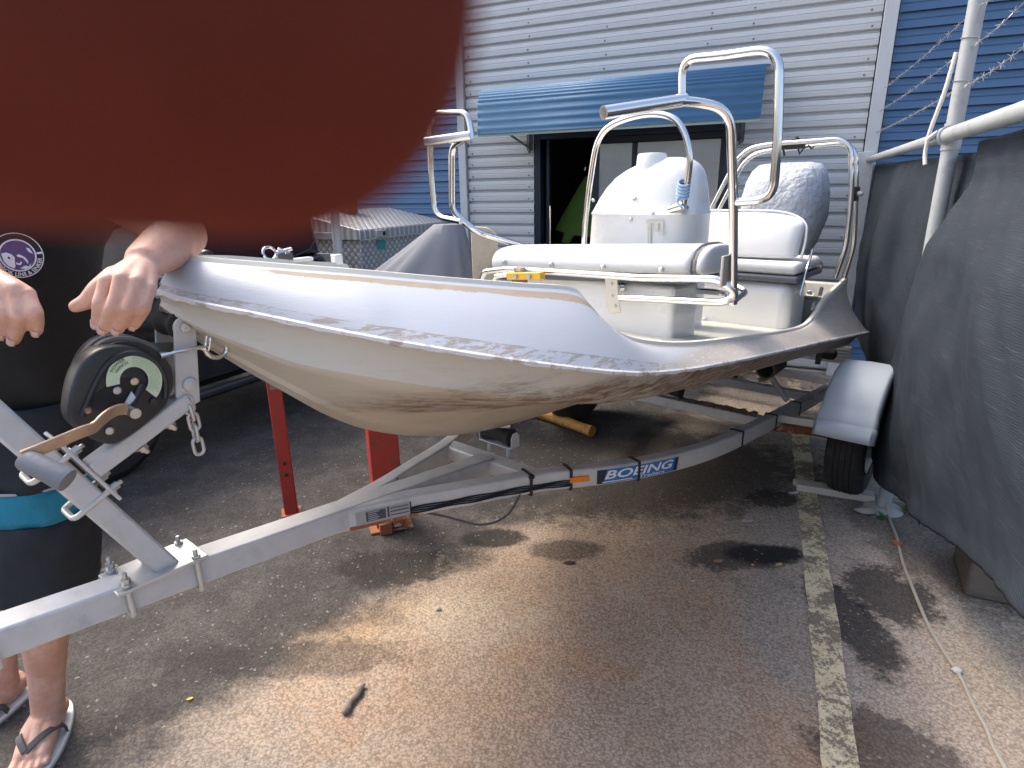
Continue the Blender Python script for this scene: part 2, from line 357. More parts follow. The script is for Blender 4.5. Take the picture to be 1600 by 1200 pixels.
# ================================================================== ground
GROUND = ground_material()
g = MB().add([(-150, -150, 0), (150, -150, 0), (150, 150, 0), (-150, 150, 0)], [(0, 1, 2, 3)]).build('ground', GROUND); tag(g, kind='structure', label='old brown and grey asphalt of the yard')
lm = MB(); L0, L1 = Vector((2.62, 5.60, .004)), Vector((.30, -.15, .004)); ld = (L1-L0).normalized(); ls = Vector((ld.y, -ld.x, 0))
rows = []
for i in range(90):
    p = L0.lerp(L1, i/89); wa = .048+random.uniform(-.004, .004); wb_ = .048+random.uniform(-.004, .004)
    rows.append([p-ls*wa, p+ls*wb_])
ob = lm.grid(rows).build('parking_line', line_material()); tag(ob, kind='structure', label='worn cream painted parking bay line')

# ================================================================== workshop building
WB = Vector((2.396, 4.78, 0)); WA = R(155)
bld = thing('workshop_building', 'corrugated workshop with blue cladding, a grey infill wall, doorway and blue awning', 'building', WB, WA)
GREYW = M('pale_grey_sheet_steel', (.55, .575, .59), .45, .1, .06, 2.5, 0, 10, .001, col2=(.44, .455, .465), s2=5, lo=.58, hi=.85, stretch=(.4, 1, 3))
BLUEW = M('blue_sheet_steel', (.058, .130, .250), .45, .1, .14, 2, 0, 10, .001, stretch=(.3, 1, 3))
AWN = M('awning_blue', (.060, .165, .30), .5, .0, .1, 3, 0, 10, .001, col2=(.10, .20, .31), s2=6, lo=.6, hi=.85)
TRIM = M('white_steel_trim', (.50, .53, .56), .45, 0, .08, 6)
NAVY = M('navy_aluminium', (.012, .02, .04), .4, .2)
def corr(s0, s1, z0, n, pitch=.1, lift=0.0):
    prof = []
    for i in range(n):
        zb = z0+i*pitch
        prof += [(0, 0), (.010, 0), (.020, .028), (.050, .030), (.055, .0265), (.060, .030), (.090, .028)]
        prof[-7:] = [(zb+a, b+lift) for a, b in prof[-7:]]
    prof.append((z0+n*pitch, lift)); prof.append((z0+n*pitch+.012, lift))
    return [[Vector((s0, b, a)), Vector((s1, b, a))] for a, b in prof]
GS0, GS1, DO0, DO1, DOH = -.17, 3.04, .71, 2.38, 1.98
for k, (a, b, z0, n) in enumerate([(DO1, GS1, .08, 6), (DO1, GS1, .68, 7), (DO1, GS1, 1.38, 6), (GS0, DO0, .08, 6), (GS0, DO0, .68, 7), (GS0, DO0, 1.38, 6), (GS0, GS1, 1.98, 7), (GS0, GS1, 2.68, 7), (GS0, GS1, 3.38, 7)]):
    MB().grid(corr(a, b, z0, n, lift=.0025*(k % 2))).build('wall_sheet', GREYW, bld, solid=.0015, smooth=False)
sm_ = MB()
for z in np.arange(.42, 4.0, .1):
    zz = z-((z-.08) % .1)+.035
    for s_ in (GS0+.06, GS1-.05, GS1-.62, DO0-.06, 1.75, .95):
        if zz < DOH and DO0 < s_ < DO1: continue
        if random.random() < .78: sm_.lathe([(.007, 0), (.007, .004), (.004, .007)], (s_+random.uniform(-.012, .012), .030, zz), (0, 1, 0), 6)
o = sm_.build('screws', M('grey_screw', (.16, .16, .17), .5, .5), bld); o['kind'] = 'stuff'
# blue cladding boards, each its own piece, sharing one mesh per run
def board(s0, s1):
    pr = [(0, .016), (.003, .020), (.050, .0115), (.056, .0155), (.062, .0105), (.099, .002), (.101, -.004)]
    return MB().grid([[Vector((s0, b, a)), Vector((s1, b, a))] for a, b in pr]).build('cladding_board', BLUEW, bld, smooth=False)
for s0, s1 in ((3.13, 9.0), (-4.6, -.27)):
    b0 = board(s0, s1); b0.location.z = .08
    for i in range(1, 40):
        c = b0.copy(); COL.objects.link(c); c.location.z = .08+i*.1
for s0, wd in ((3.085, .075), (-.22, .085)):
    MB().box((s0, .028, 2.05), (wd, .062, 4.1)).build('edge_trim', TRIM, bld, bevel=.004)
MB().box((-.195, .07, .86), (.11, .03, 1.7)).build('fence_stile', GALV, bld, bevel=.004)
MB().box((2.2, -.03, .035), (13.6, .14, .07)).build('footing', CONCRETE, bld, bevel=.008)
MB().box((2.2, -.13, 4.4), (13.6, .2, .5)).build('eave_beam', BLUEW, bld)
MB().box((6.05, -.06, 2.05), (5.9, .08, 4.1)).build('wall_core', NAVY, bld); MB().box((-2.44, -.06, 2.05), (4.34, .08, 4.1)).build('wall_core', NAVY, bld)
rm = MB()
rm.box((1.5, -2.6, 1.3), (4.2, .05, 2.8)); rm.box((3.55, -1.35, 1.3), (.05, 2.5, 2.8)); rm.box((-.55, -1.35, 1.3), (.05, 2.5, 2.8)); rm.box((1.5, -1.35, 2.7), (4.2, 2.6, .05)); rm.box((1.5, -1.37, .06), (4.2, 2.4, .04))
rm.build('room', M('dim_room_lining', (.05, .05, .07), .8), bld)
fr = MB(); fr.box((DO1-.03, -.02, .99), (.06, .09, 1.96)); fr.box((DO0+.03, -.02, .99), (.06, .09, 1.96)); fr.box((1.545, -.02, 1.94), (1.55, .09, .07)); fr.box((2.27, -.05, .99), (.03, .05, 1.84))
fr.build('door_frame', NAVY, bld, bevel=.004)
MB().tube([(2.235, -.03, .95), (2.235, 0, .97), (2.235, 0, 1.35), (2.235, -.03, 1.37)], .008, 8).build('door_handle', STAIN, bld)
sl_ = MB(); sl_.box((1.83, -.05, .99), (.05, .04, 1.83)); sl_.box((.79, -.05, .99), (.05, .04, 1.83)); sl_.box((1.31, -.05, 1.88), (.99, .04, .05)); sl_.box((1.31, -.05, .12), (.99, .04, .09)); sl_.box((1.50, -.05, 1.0), (.04, .04, 1.70))
GLS = M('reflecting_glass', (.36, .39, .43), .18, .6, .05, 2)
gl = sl_.build('glass_door', NAVY, bld, bevel=.003)
for a, b in ((1.522, 1.804), (.816, 1.478)):
    MB().box(((a+b)/2, -.05, 1.01), (b-a, .008, 1.68)).build('pane', GLS, gl)
# awning: a bull-nosed corrugated sheet with ribs along its length
arc = []
for i in range(161):
    t = i/160
    if t < .45: k = t/.45; a = Vector((0, .03+.36*k, 2.335-.055*k))
    elif t < .8: th = (t-.45)/.35*R(80); a = Vector((0, .39+.14*math.sin(th), 2.28-.14*(1-math.cos(th)))); 
    else: k = (t-.8)/.2; a = Vector((0, .528+.02*k, 2.164-.235*k))
    arc.append(a)
rows = []
for i, a in enumerate(arc):
    tg = (arc[min(i+1, 160)]-arc[max(i-1, 0)]).normalized(); nn = Vector((0, -tg.z, tg.y))
    p = a+nn*(.0045*math.sin(i*2*math.pi/8))
    rows.append([p+Vector((.50, 0, 0)), p+Vector((2.66, 0, 0))])
aw = MB().grid(rows).build('awning', AWN, bld, solid=.0015, angle=60)
MB().prism([(2.655, .03, 2.325)]+[tuple(Vector((2.655, 0, 0))+a-Vector((0, 0, .006))) for a in arc[4::12]]+[(2.655, .50, 1.93), (2.655, .36, 2.19), (2.655, .03, 2.25)], (-.003, 0, 0)).build('end_plate', AWN, aw)
for s_ in (.665, 2.415):
    m_ = MB(); m_.box((s_, .035, 1.90), (.05, .018, .16)); m_.box((s_, .06, 1.86), (.03, .05, .03)); m_.beam((s_, .05, 1.84), (s_, .50, 1.935), .025, .006); m_.tube([(s_, .045, 1.95), (s_, .05, 1.80)], .012, 8)
    m_.build('bracket', DARKTRIM, aw)
MB().box((1.58, .532, 1.925), (2.16, .012, .03)).build('gutter_edge', M('pale_green_edge', (.33, .40, .36), .5), aw)
# green hi-vis top hanging in the doorway
HV = M('hi_vis_green', (.14, .26, .05), .9, 0, .15, 5, .3, 40, .006)
hp = WB+Matrix.Rotation(WA, 3, 'Z') @ Vector((2.06, -.55, 0))
hv = thing('hi_vis_top', 'hi-vis green work top hanging inside the dark doorway', 'clothing', hp, WA)
secs = []
for k in range(17):
    t = k/16; z = 1.60-.52*t; wdt = .035+.25*t**.95; dp = .03+.05*t; sh = .05*t
    ring = []
    for j in range(28):
        a = 2*math.pi*j/28; f_ = 1+.07*math.sin(a*5+t*3)*t
        ring.append(Vector((wdt*math.cos(a)*f_+sh, dp*math.sin(a)*f_, z+.03*math.sin(a*2+1)*t)))
    secs.append(ring)
MB().loft(secs).build('body', HV, hv)
for s_ in (-1, 1):
    secs = []
    for k in range(8):
        t = k/7; c = Vector((.05+s_*(.10+.06*t), .03, 1.12-.13*t)); secs.append([c+Vector((.075*(1-.4*t)*math.cos(a), .035*math.sin(a), 0)) for a in [2*math.pi*j/14 for j in range(14)]])
    MB().loft(secs).build('sleeve', HV, hv)
MB().tube(smooth_path([(0, 0, 1.60), (0, 0, 1.66), (.025, 0, 1.69), (.04, 0, 1.66)], 5), .003, 6).build('hanger_hook', STAIN, hv)
# leaf litter along the footing
lt = MB(); rnd = random.Random(3); Rw = Matrix.Rotation(WA, 3, 'Z')
for i in range(420):
    s_ = rnd.uniform(-.3, 2.6); o_ = abs(rnd.gauss(0, .16))+.06; p = WB+Rw @ Vector((s_, o_, rnd.uniform(.003, .016)))
    r_ = rnd.uniform(.008, .028); a = rnd.uniform(0, 6.28); tl_ = rnd.uniform(-.4, .4)
    ex = Vector((math.cos(a), math.sin(a), tl_))*r_; ey = Vector((-math.sin(a), math.cos(a), rnd.uniform(-.4, .4)))*r_*.5
    lt.add([p-ex, p+ey, p+ex, p-ey], [(0, 1, 2, 3)])
o = lt.build('leaf_litter', M('dry_litter', (.26, .2, .12), .9, 0, .6, 40, col2=(.08, .10, .03), s2=15, lo=.45, hi=.6)); tag(o, 'dry leaf litter along the foot of the wall', 'litter', kind='stuff')

# ================================================================== fence with shade cloth
FP = Vector((1.78, 2.634, 0)); FD = Vector((-.376, -.927, 0)).normalized(); FN = Vector((-.927, .376, 0)).normalized()
def pf(x, y, off=0.0):
    d = Vector(ray(x, y)); o = Vector(CO); t = (FP+FN*off-o).dot(FN)/d.dot(FN); p = o+d*t; return (p-FP).dot(FD), p.z
def FW(a, z, off=0.0): return FP+FD*a+FN*off+Vector((0, 0, z))
fen = thing('pipe_fence', 'galvanised pipe fence with barbed wire and dark shade cloth', 'fence', FP)
wb(MB().tube([FW(0, 0), FW(0, 2.75)], .030, 20), 'post', FGALV, fen)
ra, rz_ = pf(1490, 214); wa_, wz_ = pf(1362, 254)
wb(MB().tube([FW(-2.2, 1.655, .02), FW(0, 1.675, .02)], .024, 16), 'rail', FGALV, fen)
wb(MB().tube([FW(0, 1.675, .02), FW(2.3, 1.70, .02)], .0285, 16), 'rail', FGALV, fen)
cl_ = MB(); cl_.tube([FW(-.03, 1.675, .02), FW(.03, 1.676, .02)], .036, 16); cl_.tube([FW(0, 1.62), FW(0, 1.72)], .035, 16); cl_.tube([FW(.0, 1.69, .05), FW(-.02, 1.665, .075)], .012, 8)
wb(cl_, 'clamp', FGALV, fen)
wb(MB().tube(smooth_path([FW(-.02, 1.98, .035), FW(-.05, 1.84, .045), FW(-.11, 1.70, .06), FW(-.13, 1.62, .06), FW(-.12, 1.57, .055)], 6), .008, 8), 'white_tie', M('white_strap', (.75, .72, .68), .6), fen)
WIRE = M('old_wire', (.42, .43, .44), .4, .7)
def strand(pts, name='barbed_wire', barb=True):
    P = [FW(*pf(x, y)) for x, y in pts]; m = MB(); path = []
    for i in range(len(P)-1):
        n = 14
        for k in range(n):
            t = k/n; path.append(P[i].lerp(P[i+1], t)-Vector((0, 0, .012*math.sin(math.pi*t))))
    path.append(P[-1]); m.tube(path, .0022, 6)
    if barb:
        L_ = 0; acc = 0
        for i in range(1, len(path)):
            sg = (path[i]-path[i-1]).length; acc += sg
            if acc > .085:
                acc = 0; c = path[i]; tg = (path[i]-path[i-1]).normalized(); n1 = tg.orthogonal().normalized(); n2 = tg.cross(n1)
                for k in range(4):
                    a = k*math.pi/2+random.random(); dv = (n1*math.cos(a)+n2*math.sin(a))*.016+tg*random.uniform(-.008, .008); m.tube([c, c+dv], [.0018, .0006], 4)
                m.tube([c-tg*.007, c+tg*.007], .0042, 6)
    wb(m, name, WIRE, fen)
strand([(1383, 137), (1532, 8), (1570, -28)]); strand([(1372, 175), (1516, 73), (1600, 4)]); strand([(1366, 208), (1502, 136), (1600, 74), (1680, 20)]); strand([(1360, 246), (1476, 211), (1602, 157), (1690, 122)], 'guide_wire', False)
for z in (2.02, 1.87):
    wb(MB().tube([FW(.033*math.cos(a), z+.004*math.sin(a), .033*math.sin(a)) for a in [2*math.pi*k/16 for k in range(16)]], .0022, 6, closed=True), 'wire_tie', WIRE, fen)
def cloth_material():
    t = NT('shade_cloth'); c = t.mix(t.noise(3, 5), (.016, .022, .031), (.028, .036, .049))
    st = t.noise(60, 5, .7, stretch=(.12, .12, 3.2)); c = t.mix(t.math('MULTIPLY', t.step(st, .52, .74), .55), c, (.070, .078, .098))
    dust = t.noise(5, 6, .7, stretch=(.7, .7, 1.6)); c = t.mix(t.math('MULTIPLY', t.step(dust, .55, .8), .35), c, (.055, .062, .074))
    wv = t.n('ShaderNodeTexWave'); wv.wave_type = 'BANDS'; wv.bands_direction = 'Z'; wv.inputs['Scale'].default_value = 46; wv.inputs['Distortion'].default_value = 6; wv.inputs['Detail'].default_value = 3; t.lk(t.co(), wv.inputs[0])
    h = t.math('ADD', t.math('MULTIPLY', wv.outputs['Fac'], .7), st)
    return t.out(c, .75, 0, t.bump(h, .28, .003), Specular_IOR_Level=.2)
CLOTH = cloth_material()
from mathutils import noise as mn
def cloth(edge_l, edge_r, n, m, fn, name):
    rows = []
    for i in range(n+1):
        t = i/n; a = edge_l(t); b = edge_r(t); row = []
        for j in range(m+1):
            s_ = j/m; aa = a[0]*(1-s_)+b[0]*s_; zz = a[1]*(1-s_)+b[1]*s_
            row.append(FW(aa, zz, fn(s_, t, aa, zz)))
        rows.append(row)
    return wb(MB().grid(rows), name, CLOTH, fen, angle=180, solid=.003)
le = [pf(x, y, .03) for x, y in [(1497, 222), (1486, 285), (1470, 330), (1440, 420), (1405, 535), (1378, 615), (1362, 665), (1363, 705), (1375, 748)]]
LE = smooth_path([(a, z, 0) for a, z in le], 8)
be = [pf(x, y, .03) for x, y in [(1375, 748), (1480, 828), (1600, 940)]]
def near_l(t): p = LE[min(int(t*(len(LE)-1)+.5), len(LE)-1)]; return p.x, p.y
bs_ = (be[2][1]-be[0][1])/(be[2][0]-be[0][0])
def near_r(t): return 2.35, 1.68*(1-t)+(be[0][1]+bs_*(2.35-be[0][0]))*t
def nf(s_, t, a, z):
    k = min(1, max(0, (1.50-z)/.25)); base = -.035+k*.075
    dg = z*.80+a*.62
    f_ = .014*math.sin(dg*9+1.2*mn.noise((a*1.5, z*1.5, 2)))*min(1, t*2.5)+.025*mn.noise((a*1.6+3, z*1.2, 1))*min(1, t*3)+.009*mn.noise((a*6, z*6, 5))+.007*mn.noise((a*14+z*10, z*4-a*3, 7))+.008*mn.noise((dg*22, a*3, 9))
    edge = .015*math.exp(-((1-t)*18)**2)
    return base+f_*min(1, .25+s_*5)+edge+.03*math.sin(math.pi*min(1, t))*min(1, s_*3)
cloth(near_l, near_r, 70, 80, nf, 'shade_cloth')
def far_l(t): return -2.17, 1.62*(1-t)+.52*t
def far_r(t): return .26+.05*t, 1.60*(1-t)+.10*t
def ff(s_, t, a, z):
    return -.03+.09*math.sin(math.pi*t)*math.sin(math.pi*min(1, s_*1.2))+.035*mn.noise((a*2.2, z*1.1, 4))+.03*math.sin(a*7+z*2.0)*math.sin(math.pi*t)*.6+.01*mn.noise((a*8, z*8, 2))-.04*max(0, s_-.75)*4
cloth(far_l, far_r, 44, 56, ff, 'shade_cloth')

# ================================================================== boat
TLOC = Vector(TP); TROT = R(50)
boat = thing('motor_boat', 'small white open motor boat with stained cream hull, resting bow-high on the trailer', 'boat', TLOC, TROT)
LIPT = [(.110, 0, 1.314), (.126, .061, 1.300), (.155, .131, 1.289), (.203, .209, 1.277), (.238, .287, 1.260), (.321, .435, 1.232), (.465, .574, 1.189), (.652, .661, 1.136), (.803, .696, 1.096), (.87, .703, 1.082), (.94, .709, 1.068), (1.04, .716, 1.049), (1.26, .725, 1.015), (1.68, .732, .957), (2.42, .731, .855), (2.70, .731, .815), (2.92, .731, .783), (3.46, .731, .705)]
TOPT = [(.165, 0, 1.372), (.181, .035, 1.370), (.215, .09, 1.364), (.255, .139, 1.358), (.30, .185, 1.351), (.40, .275, 1.336), (.569, .374, 1.307), (.735, .44, 1.28), (.892, .487, 1.253), (.913, .522, 1.217), (.969, .566, 1.143), (1.063, .609, 1.101), (1.283, .639, 1.056), (1.697, .644, .995), (2.439, .635, .893), (2.721, .626, .902), (2.94, .609, .945), (3.52, .58, .985)]
KEELT = [(.115, 1.295), (.135, 1.255), (.163, 1.211), (.224, 1.155), (.28, 1.108), (.40, .99), (.56, .868), (.72, .80), (.844, .756), (.92, .737), (1.0, .72), (1.10, .70), (1.32, .673), (1.75, .633), (2.45, .56), (2.72, .53), (2.93, .507), (3.45, .45)]
def dense(tab, n=6): return smooth_path([Vector(t) for t in tab], n)
LIP = dense(LIPT); TOP = dense(TOPT); KEEL = dense([(a, 0, b) for a, b in KEELT]); NS = len(LIP)
def fair(P, w_=7):
    return [sum((P[k] for k in range(max(0, i-min(w_, i, NS-1-i)), min(NS, i+min(w_, i, NS-1-i)+1))), Vector())/(2*min(w_, i, NS-1-i)+1) for i in range(NS)]
LIP = fair(fair(LIP, 5), 5); KEEL = fair(KEEL, 4)
def deckz(u): return .946-.13*(u-1.73)
hull = MB(); rnd = random.Random(11)
for sgn in (1, -1):
    rows = []
    for i in range(NS):
        l, k = LIP[i], KEEL[i]; f_ = min(1, i/24)
        inner = Vector((l.x+.004, max(0, l.y-.035*f_), l.z-.004)); inner2 = Vector((l.x+.006, max(0, l.y-.045*f_), l.z-.022))
        ch = Vector((l.x*.92+k.x*.08, l.y*.88, l.z-.028-.058*f_)); ch2 = Vector((ch.x, ch.y-.02*f_, ch.z-.012*f_))
        row = [l, inner, inner2, ch, ch2]
        for t in (.2, .4, .6, .78): g_ = min(1, max(0, (i-34)/22)); row.append(ch2.lerp(k, t)+Vector((0, .010*math.sin(math.pi*t)*f_*(1-g_), (.010*(1-g_)+.052*g_)*math.sin(math.pi*t)*f_)))
        st = row[-1]; row.append(st+Vector((0, -.010*f_, -.014*f_))); row.append(k+Vector((0, .022*f_, .003))); row.append(k)
        rows.append([Vector((p.x, -sgn*p.y, p.z)) for p in row])
    hull.grid(rows)
    last = rows[-1]; n0 = len(hull.v); c = Vector((3.455, 0, .66)); hull.add(last+[c], [(i, i+1, len(last)) for i in range(len(last)-1)])
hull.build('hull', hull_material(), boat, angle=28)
# gunwale / bulwark panels with a UV from rub edge (0) to top edge (1)
def panel():
    vs = []; fs = []; uvs = []; m = 9
    def tsm(i, w_):
        ks = [min(NS-1, max(0, i+d)) for d in range(-w_, w_+1)]; return sum((TOP[k] for k in ks), Vector())/len(ks)
    for sgn in (1, -1):
        o = len(vs)
        for i in range(NS):
            l = LIP[i]; bulge = .016
            jz = rnd.uniform(-.003, .003)
            for j in range(m):
                s_ = j/(m-1); t_ = tsm(i, int(round(13*(1-s_)**.6))) if i > 30 else TOP[i]; p = l.lerp(t_, s_)+Vector((0, bulge*math.sin(math.pi*s_)*min(1, i/10), .006*math.sin(math.pi*s_)))
                if j == 0: p.z += jz
                if j == 1: p = l.lerp(t_, .10)+Vector((0, .004, .004))
                gz = min(1, max(0, (i-52)/26)); p.y -= .030*gz*math.sin(s_*math.pi); p.z += -.004*gz*math.sin(s_*math.pi)
                vs.append(Vector((p.x, -sgn*p.y, p.z))); uvs.append((p.x, (s_ if j != 1 else .10)))
        for i in range(NS-1):
            for j in range(m-1): fs.append((o+i*m+j, o+i*m+j+1, o+(i+1)*m+j+1, o+(i+1)*m+j))
    mb = MB().add(vs, fs); ob = mb.build('gunwale', side_material(), boat, angle=40)
    ul = ob.data.uv_layers.new(name='UVMap')
    for lp in ob.data.loops: ul.data[lp.index].uv = uvs[lp.vertex_index]
panel()
# rub-edge lip: thin laminate edge, ragged where the strip was pulled off
lp_ = MB()
for sgn in (1, -1):
    rows = []
    for i in range(NS):
        l = LIP[i]; j1 = rnd.uniform(-.004, .003); j2 = rnd.uniform(0, .004)
        rows.append([Vector((p.x, -sgn*p.y, p.z)) for p in (l+Vector((0, .0005, .006)), l+Vector((-.003, .004+j2*.6, .003)), l+Vector((-.003, .004+j2*.6, -.004+j1*.7)), l+Vector((0, -.01, -.007+j1*.7)))])
    lp_.grid(rows, False, True)
lp_.build('rub_edge', M('ragged_white_laminate', (.66, .66, .66), .55, 0, .12, 9, .6, 60, .004, col2=(.40, .36, .30), s2=16, lo=.52, hi=.62), boat, angle=30)
# inner liner and deck
inn = MB()
for sgn in (1, -1):
    rows = []
    for i in range(NS):
        t_ = TOP[i]; dz = min(deckz(t_.x), t_.z-.03); yy = max(0, t_.y-.028)
        row = [t_+Vector((0, 0, 0)), t_+Vector((.004, -.006, .009)), Vector((t_.x+.01, max(0, t_.y-.022), t_.z+.009)), Vector((t_.x+.012, yy, t_.z-.002)), Vector((t_.x+.03, max(0, yy-.03), (t_.z+dz)/2)), Vector((t_.x+.05, max(0, yy-.07), dz+.01)), Vector((t_.x+.06, max(0, yy-.09), dz)), Vector((t_.x+.06, 0, dz))]
        rows.append([Vector((p.x, -sgn*p.y, p.z)) for p in row])
    inn.grid(rows)
inn.build('deck_liner', LINER, boat, angle=40)
tr = MB(); tr.prism([q(3.42, -.60, .66), q(3.42, .60, .66), q(3.42, .58, .965), q(3.42, .30, .965), q(3.42, .25, .88), q(3.42, -.25, .88), q(3.42, -.30, .965), q(3.42, -.58, .965)], (.045, 0, 0))
tr.build('transom', LINER, boat, bevel=.008)
for vv, z in ((.42, .90), (.34, .84)):
    MB().lathe([(.02, 0), (.022, .012), (.012, .018)], q(3.415, vv, z), (-1, 0, 0), 14).build('drain_fitting', STAIN, boat)
for px in ((1283, 456), (1271, 480)):
    c = pv(*px, .595); MB().tube([c+Vector((-.0, .004, -.018)), c+Vector((.02, .004, .018))], .009, 10).build('slot_shade', M('slot_shadow', (.22, .22, .22), .6), boat)  # dark rods standing in for the shade inside open slots
# --- front seat
FZ = lambda v: .045*v
def cushion_sec(v, k=1.0):
    pts = []
    for du, dz in ((.0, .0), (-.015, .03), (-.012, .075), (.02, .112), (.07, .13), (.14, .135), (.24, .13), (.32, .115), (.33, .05), (.33, 0)):
        pts.append(q(1.685+((du-.16)*k+.16)*.87, v, 1.172+FZ(v)+((dz-.06)*k+.06)*.80))
    return pts
vs_ = [-.50, -.49, -.465, -.35, -.2, 0, .2, .33, .435, .45]
secs = [cushion_sec(v, .82 if v == -.50 else (.93 if v == -.49 else 1.0)) for v in vs_]
cu = MB().loft(secs).build('front_cushion', VINYL, boat, angle=50, sub=1)
cap = [cushion_sec(.455), cushion_sec(.478, 1.0), cushion_sec(.492, .95), cushion_sec(.498, .8)]
MB().loft(cap).build('cushion_end', VINYL, cu, angle=50, sub=1)
MB().tube(cushion_sec(.4525, 1.012), .0045, 6, closed=True).build('piping', DARKTRIM, cu)
for px in ((788, 409), (861.5, 413), (942, 417.5), (1033, 422)):
    MB().lathe([(.011, 0), (.011, .004), (.005, .008)], pu(*px, 1.671), (-1, 0, .1), 12).build('stud', BOLT, cu)
MB().add([q(a, b, c+FZ(b)) for a in (1.70, 1.97) for b in (-.47, .44) for c in (1.142, 1.172)], [(0, 1, 3, 2), (4, 6, 7, 5), (0, 4, 5, 1), (2, 3, 7, 6), (0, 2, 6, 4), (1, 5, 7, 3)]).build('seat_base_trim', DARKTRIM, boat, bevel=.01)
sbx = MB().add([q(a, b, c) for a in (1.735, 1.96) for b in (-.40, .365) for c in (.88, 1.150)], [(0, 1, 3, 2), (4, 6, 7, 5), (0, 4, 5, 1), (2, 3, 7, 6), (0, 2, 6, 4), (1, 5, 7, 3)]).build('seat_box', GEL, boat, bevel=.02, seg=3)
# --- console
def ring(u0, u1, v0, v1, z, n=40, e=3.2):
    out = []
    for k in range(n):
        a = 2*math.pi*k/n; c, s_ = math.cos(a), math.sin(a)
        out.append(q((u0+u1)/2+(u1-u0)/2*math.copysign(abs(c)**(2/e), c), (v0+v1)/2+(v1-v0)/2*math.copysign(abs(s_)**(2/e), s_), z))
    return out
lev = [(.86, 2.08, 2.40, -.288, .240, 4), (1.20, 2.09, 2.40, -.284, .240, 4), (1.375, 2.10, 2.40, -.278, .240, 4), (1.386, 2.096, 2.40, -.282, .243, 4), (1.392, 2.10, 2.40, -.277, .238, 4), (1.45, 2.105, 2.39, -.25, .236, 3.2), (1.50, 2.115, 2.38, -.215, .232, 3), (1.54, 2.125, 2.37, -.175, .224, 2.8), (1.57, 2.14, 2.36, -.13, .212, 2.6), (1.595, 2.16, 2.34, -.075, .19, 2.4), (1.612, 2.19, 2.32, -.03, .16, 2.2), (1.620, 2.22, 2.29, .03, .11, 2)]
con = MB().loft([ring(a, b, c, d, z, 48, e) for z, a, b, c, d, e in lev]).build('console', GEL, boat, angle=50)
cc = pu(1000, 262, 2.40)
MB().lathe([(.070, -.05), (.067, .0), (.064, .036), (.058, .045), (.03, .048)], q(2.21, .0, 1.593), (0, 0, 1), 32).build('filler_cap', GEL, con)
for px in ((927, 313), (992, 311), (1020, 333), (986, 343)):
    p = pu(*px, 2.098); MB().lathe([(.008, 0), (.008, .004), (.003, .007)], p, (-1, 0, .1), 10).build('screw', BOLT, con)
st_ = MB()
for a, b, c, d in ((1010, 345, 1036, 349), (1012, 349, 1017, 380), (1024, 349, 1028, 362), (1033, 349, 1036, 368)):
    P = [pu(x, y, 2.090) for x, y in ((a, b), (c, b), (c, d), (a, d))]; st_.prism(P, (-.0012, 0, 0))
st_.build('glue_mark', M('old_glue', (.55, .54, .47), .7, 0, .2, 40), con)
HB = 2.02
hoop = smooth_path([pu(x, y, HB) for x, y in ((912, 392), (915, 340), (924, 270), (934, 222), (955, 196), (1000, 180), (1040, 180), (1064, 197), (1077, 235), (1076, 270), (1068, 318))], 6)
MB().tube(hoop, .013, 12).build('console_rail', STAIN, con)
e0, e1 = pu(1050, 326, HB), pu(1070, 320, HB); MB().tube([e0+Vector((.12, 0, 0)), e0, e1], .018, 12).build('rail_foot', STAIN, con)
rp = MB()
for k in range(5):
    y = 286+k*5; c = pu(1068.5+k*-.6, y, HB); rp.tube([c+Vector((0, .022*math.cos(a), .022*math.sin(a)*.5+.005*math.cos(a))) + Vector((.022*math.sin(a), 0, 0)) for a in [2*math.pi*j/12 for j in range(12)]], .006, 6, closed=True)
rp.tube(smooth_path([pu(1064, 305, HB-.02), pu(1058, 315, HB-.03), pu(1066, 325, HB-.03)], 4), .005, 6)
rp.build('rope_wrap', M('blue_white_rope', (.28, .42, .58), .8, 0, .4, 90, .4, 90, .003), con)
MB().box(q(2.44, .20, 1.17), (.10, .20, .09)).build('dark_bracket', BLACK, con, bevel=.012)
# --- helm seat
hb = MB().add([q(a, b, c) for a in (2.68, 2.98) for b in (-.51, .51) for c in (.76, 1.055)], [(0, 1, 3, 2), (4, 6, 7, 5), (0, 4, 5, 1), (2, 3, 7, 6), (0, 2, 6, 4), (1, 5, 7, 3)]).build('helm_seat_box', GEL, boat, bevel=.05, seg=4)
MB().add([q(a, b, c) for a in (2.665, 3.09) for b in (-.54, .54) for c in (1.055, 1.088)], [(0, 1, 3, 2), (4, 6, 7, 5), (0, 4, 5, 1), (2, 3, 7, 6), (0, 2, 6, 4), (1, 5, 7, 3)]).build('seat_base_trim', DARKTRIM, hb, bevel=.012)
MB().add([q(a, b, c) for a in (2.67, 3.08) for b in (-.535, .535) for c in (1.089, 1.15)], [(0, 1, 3, 2), (4, 6, 7, 5), (0, 4, 5, 1), (2, 3, 7, 6), (0, 2, 6, 4), (1, 5, 7, 3)]).build('helm_cushion', VINYL, hb, bevel=.028, seg=4)
bk = []
for k in range(13):
    t = k/12; z = 1.155+.215*t; u = 2.78+.10*t; hw = .525-(.02 if t < .75 else .02+.16*((t-.75)/.25)**2.2); th = .05*(1-.5*max(0, t-.8)/.2)+.015*math.sin(math.pi*t)
    bk.append([q(u+dx, vv, z+dz) for dx, vv, dz in ((-th, -hw+.03, 0), (-th*1.15, -hw*.5, 0), (-th*1.1, 0, 0), (-th*1.15, hw*.5, 0), (-th, hw-.03, 0), (-th*.4, hw, 0), (th*.5, hw-.01, 0), (th*.8, hw*.5, 0), (th*.8, -hw*.5, 0), (th*.5, -hw+.01, 0), (-th*.4, -hw, 0))])
br = MB().loft(bk).build('backrest', VINYL, hb, angle=60, sub=1)
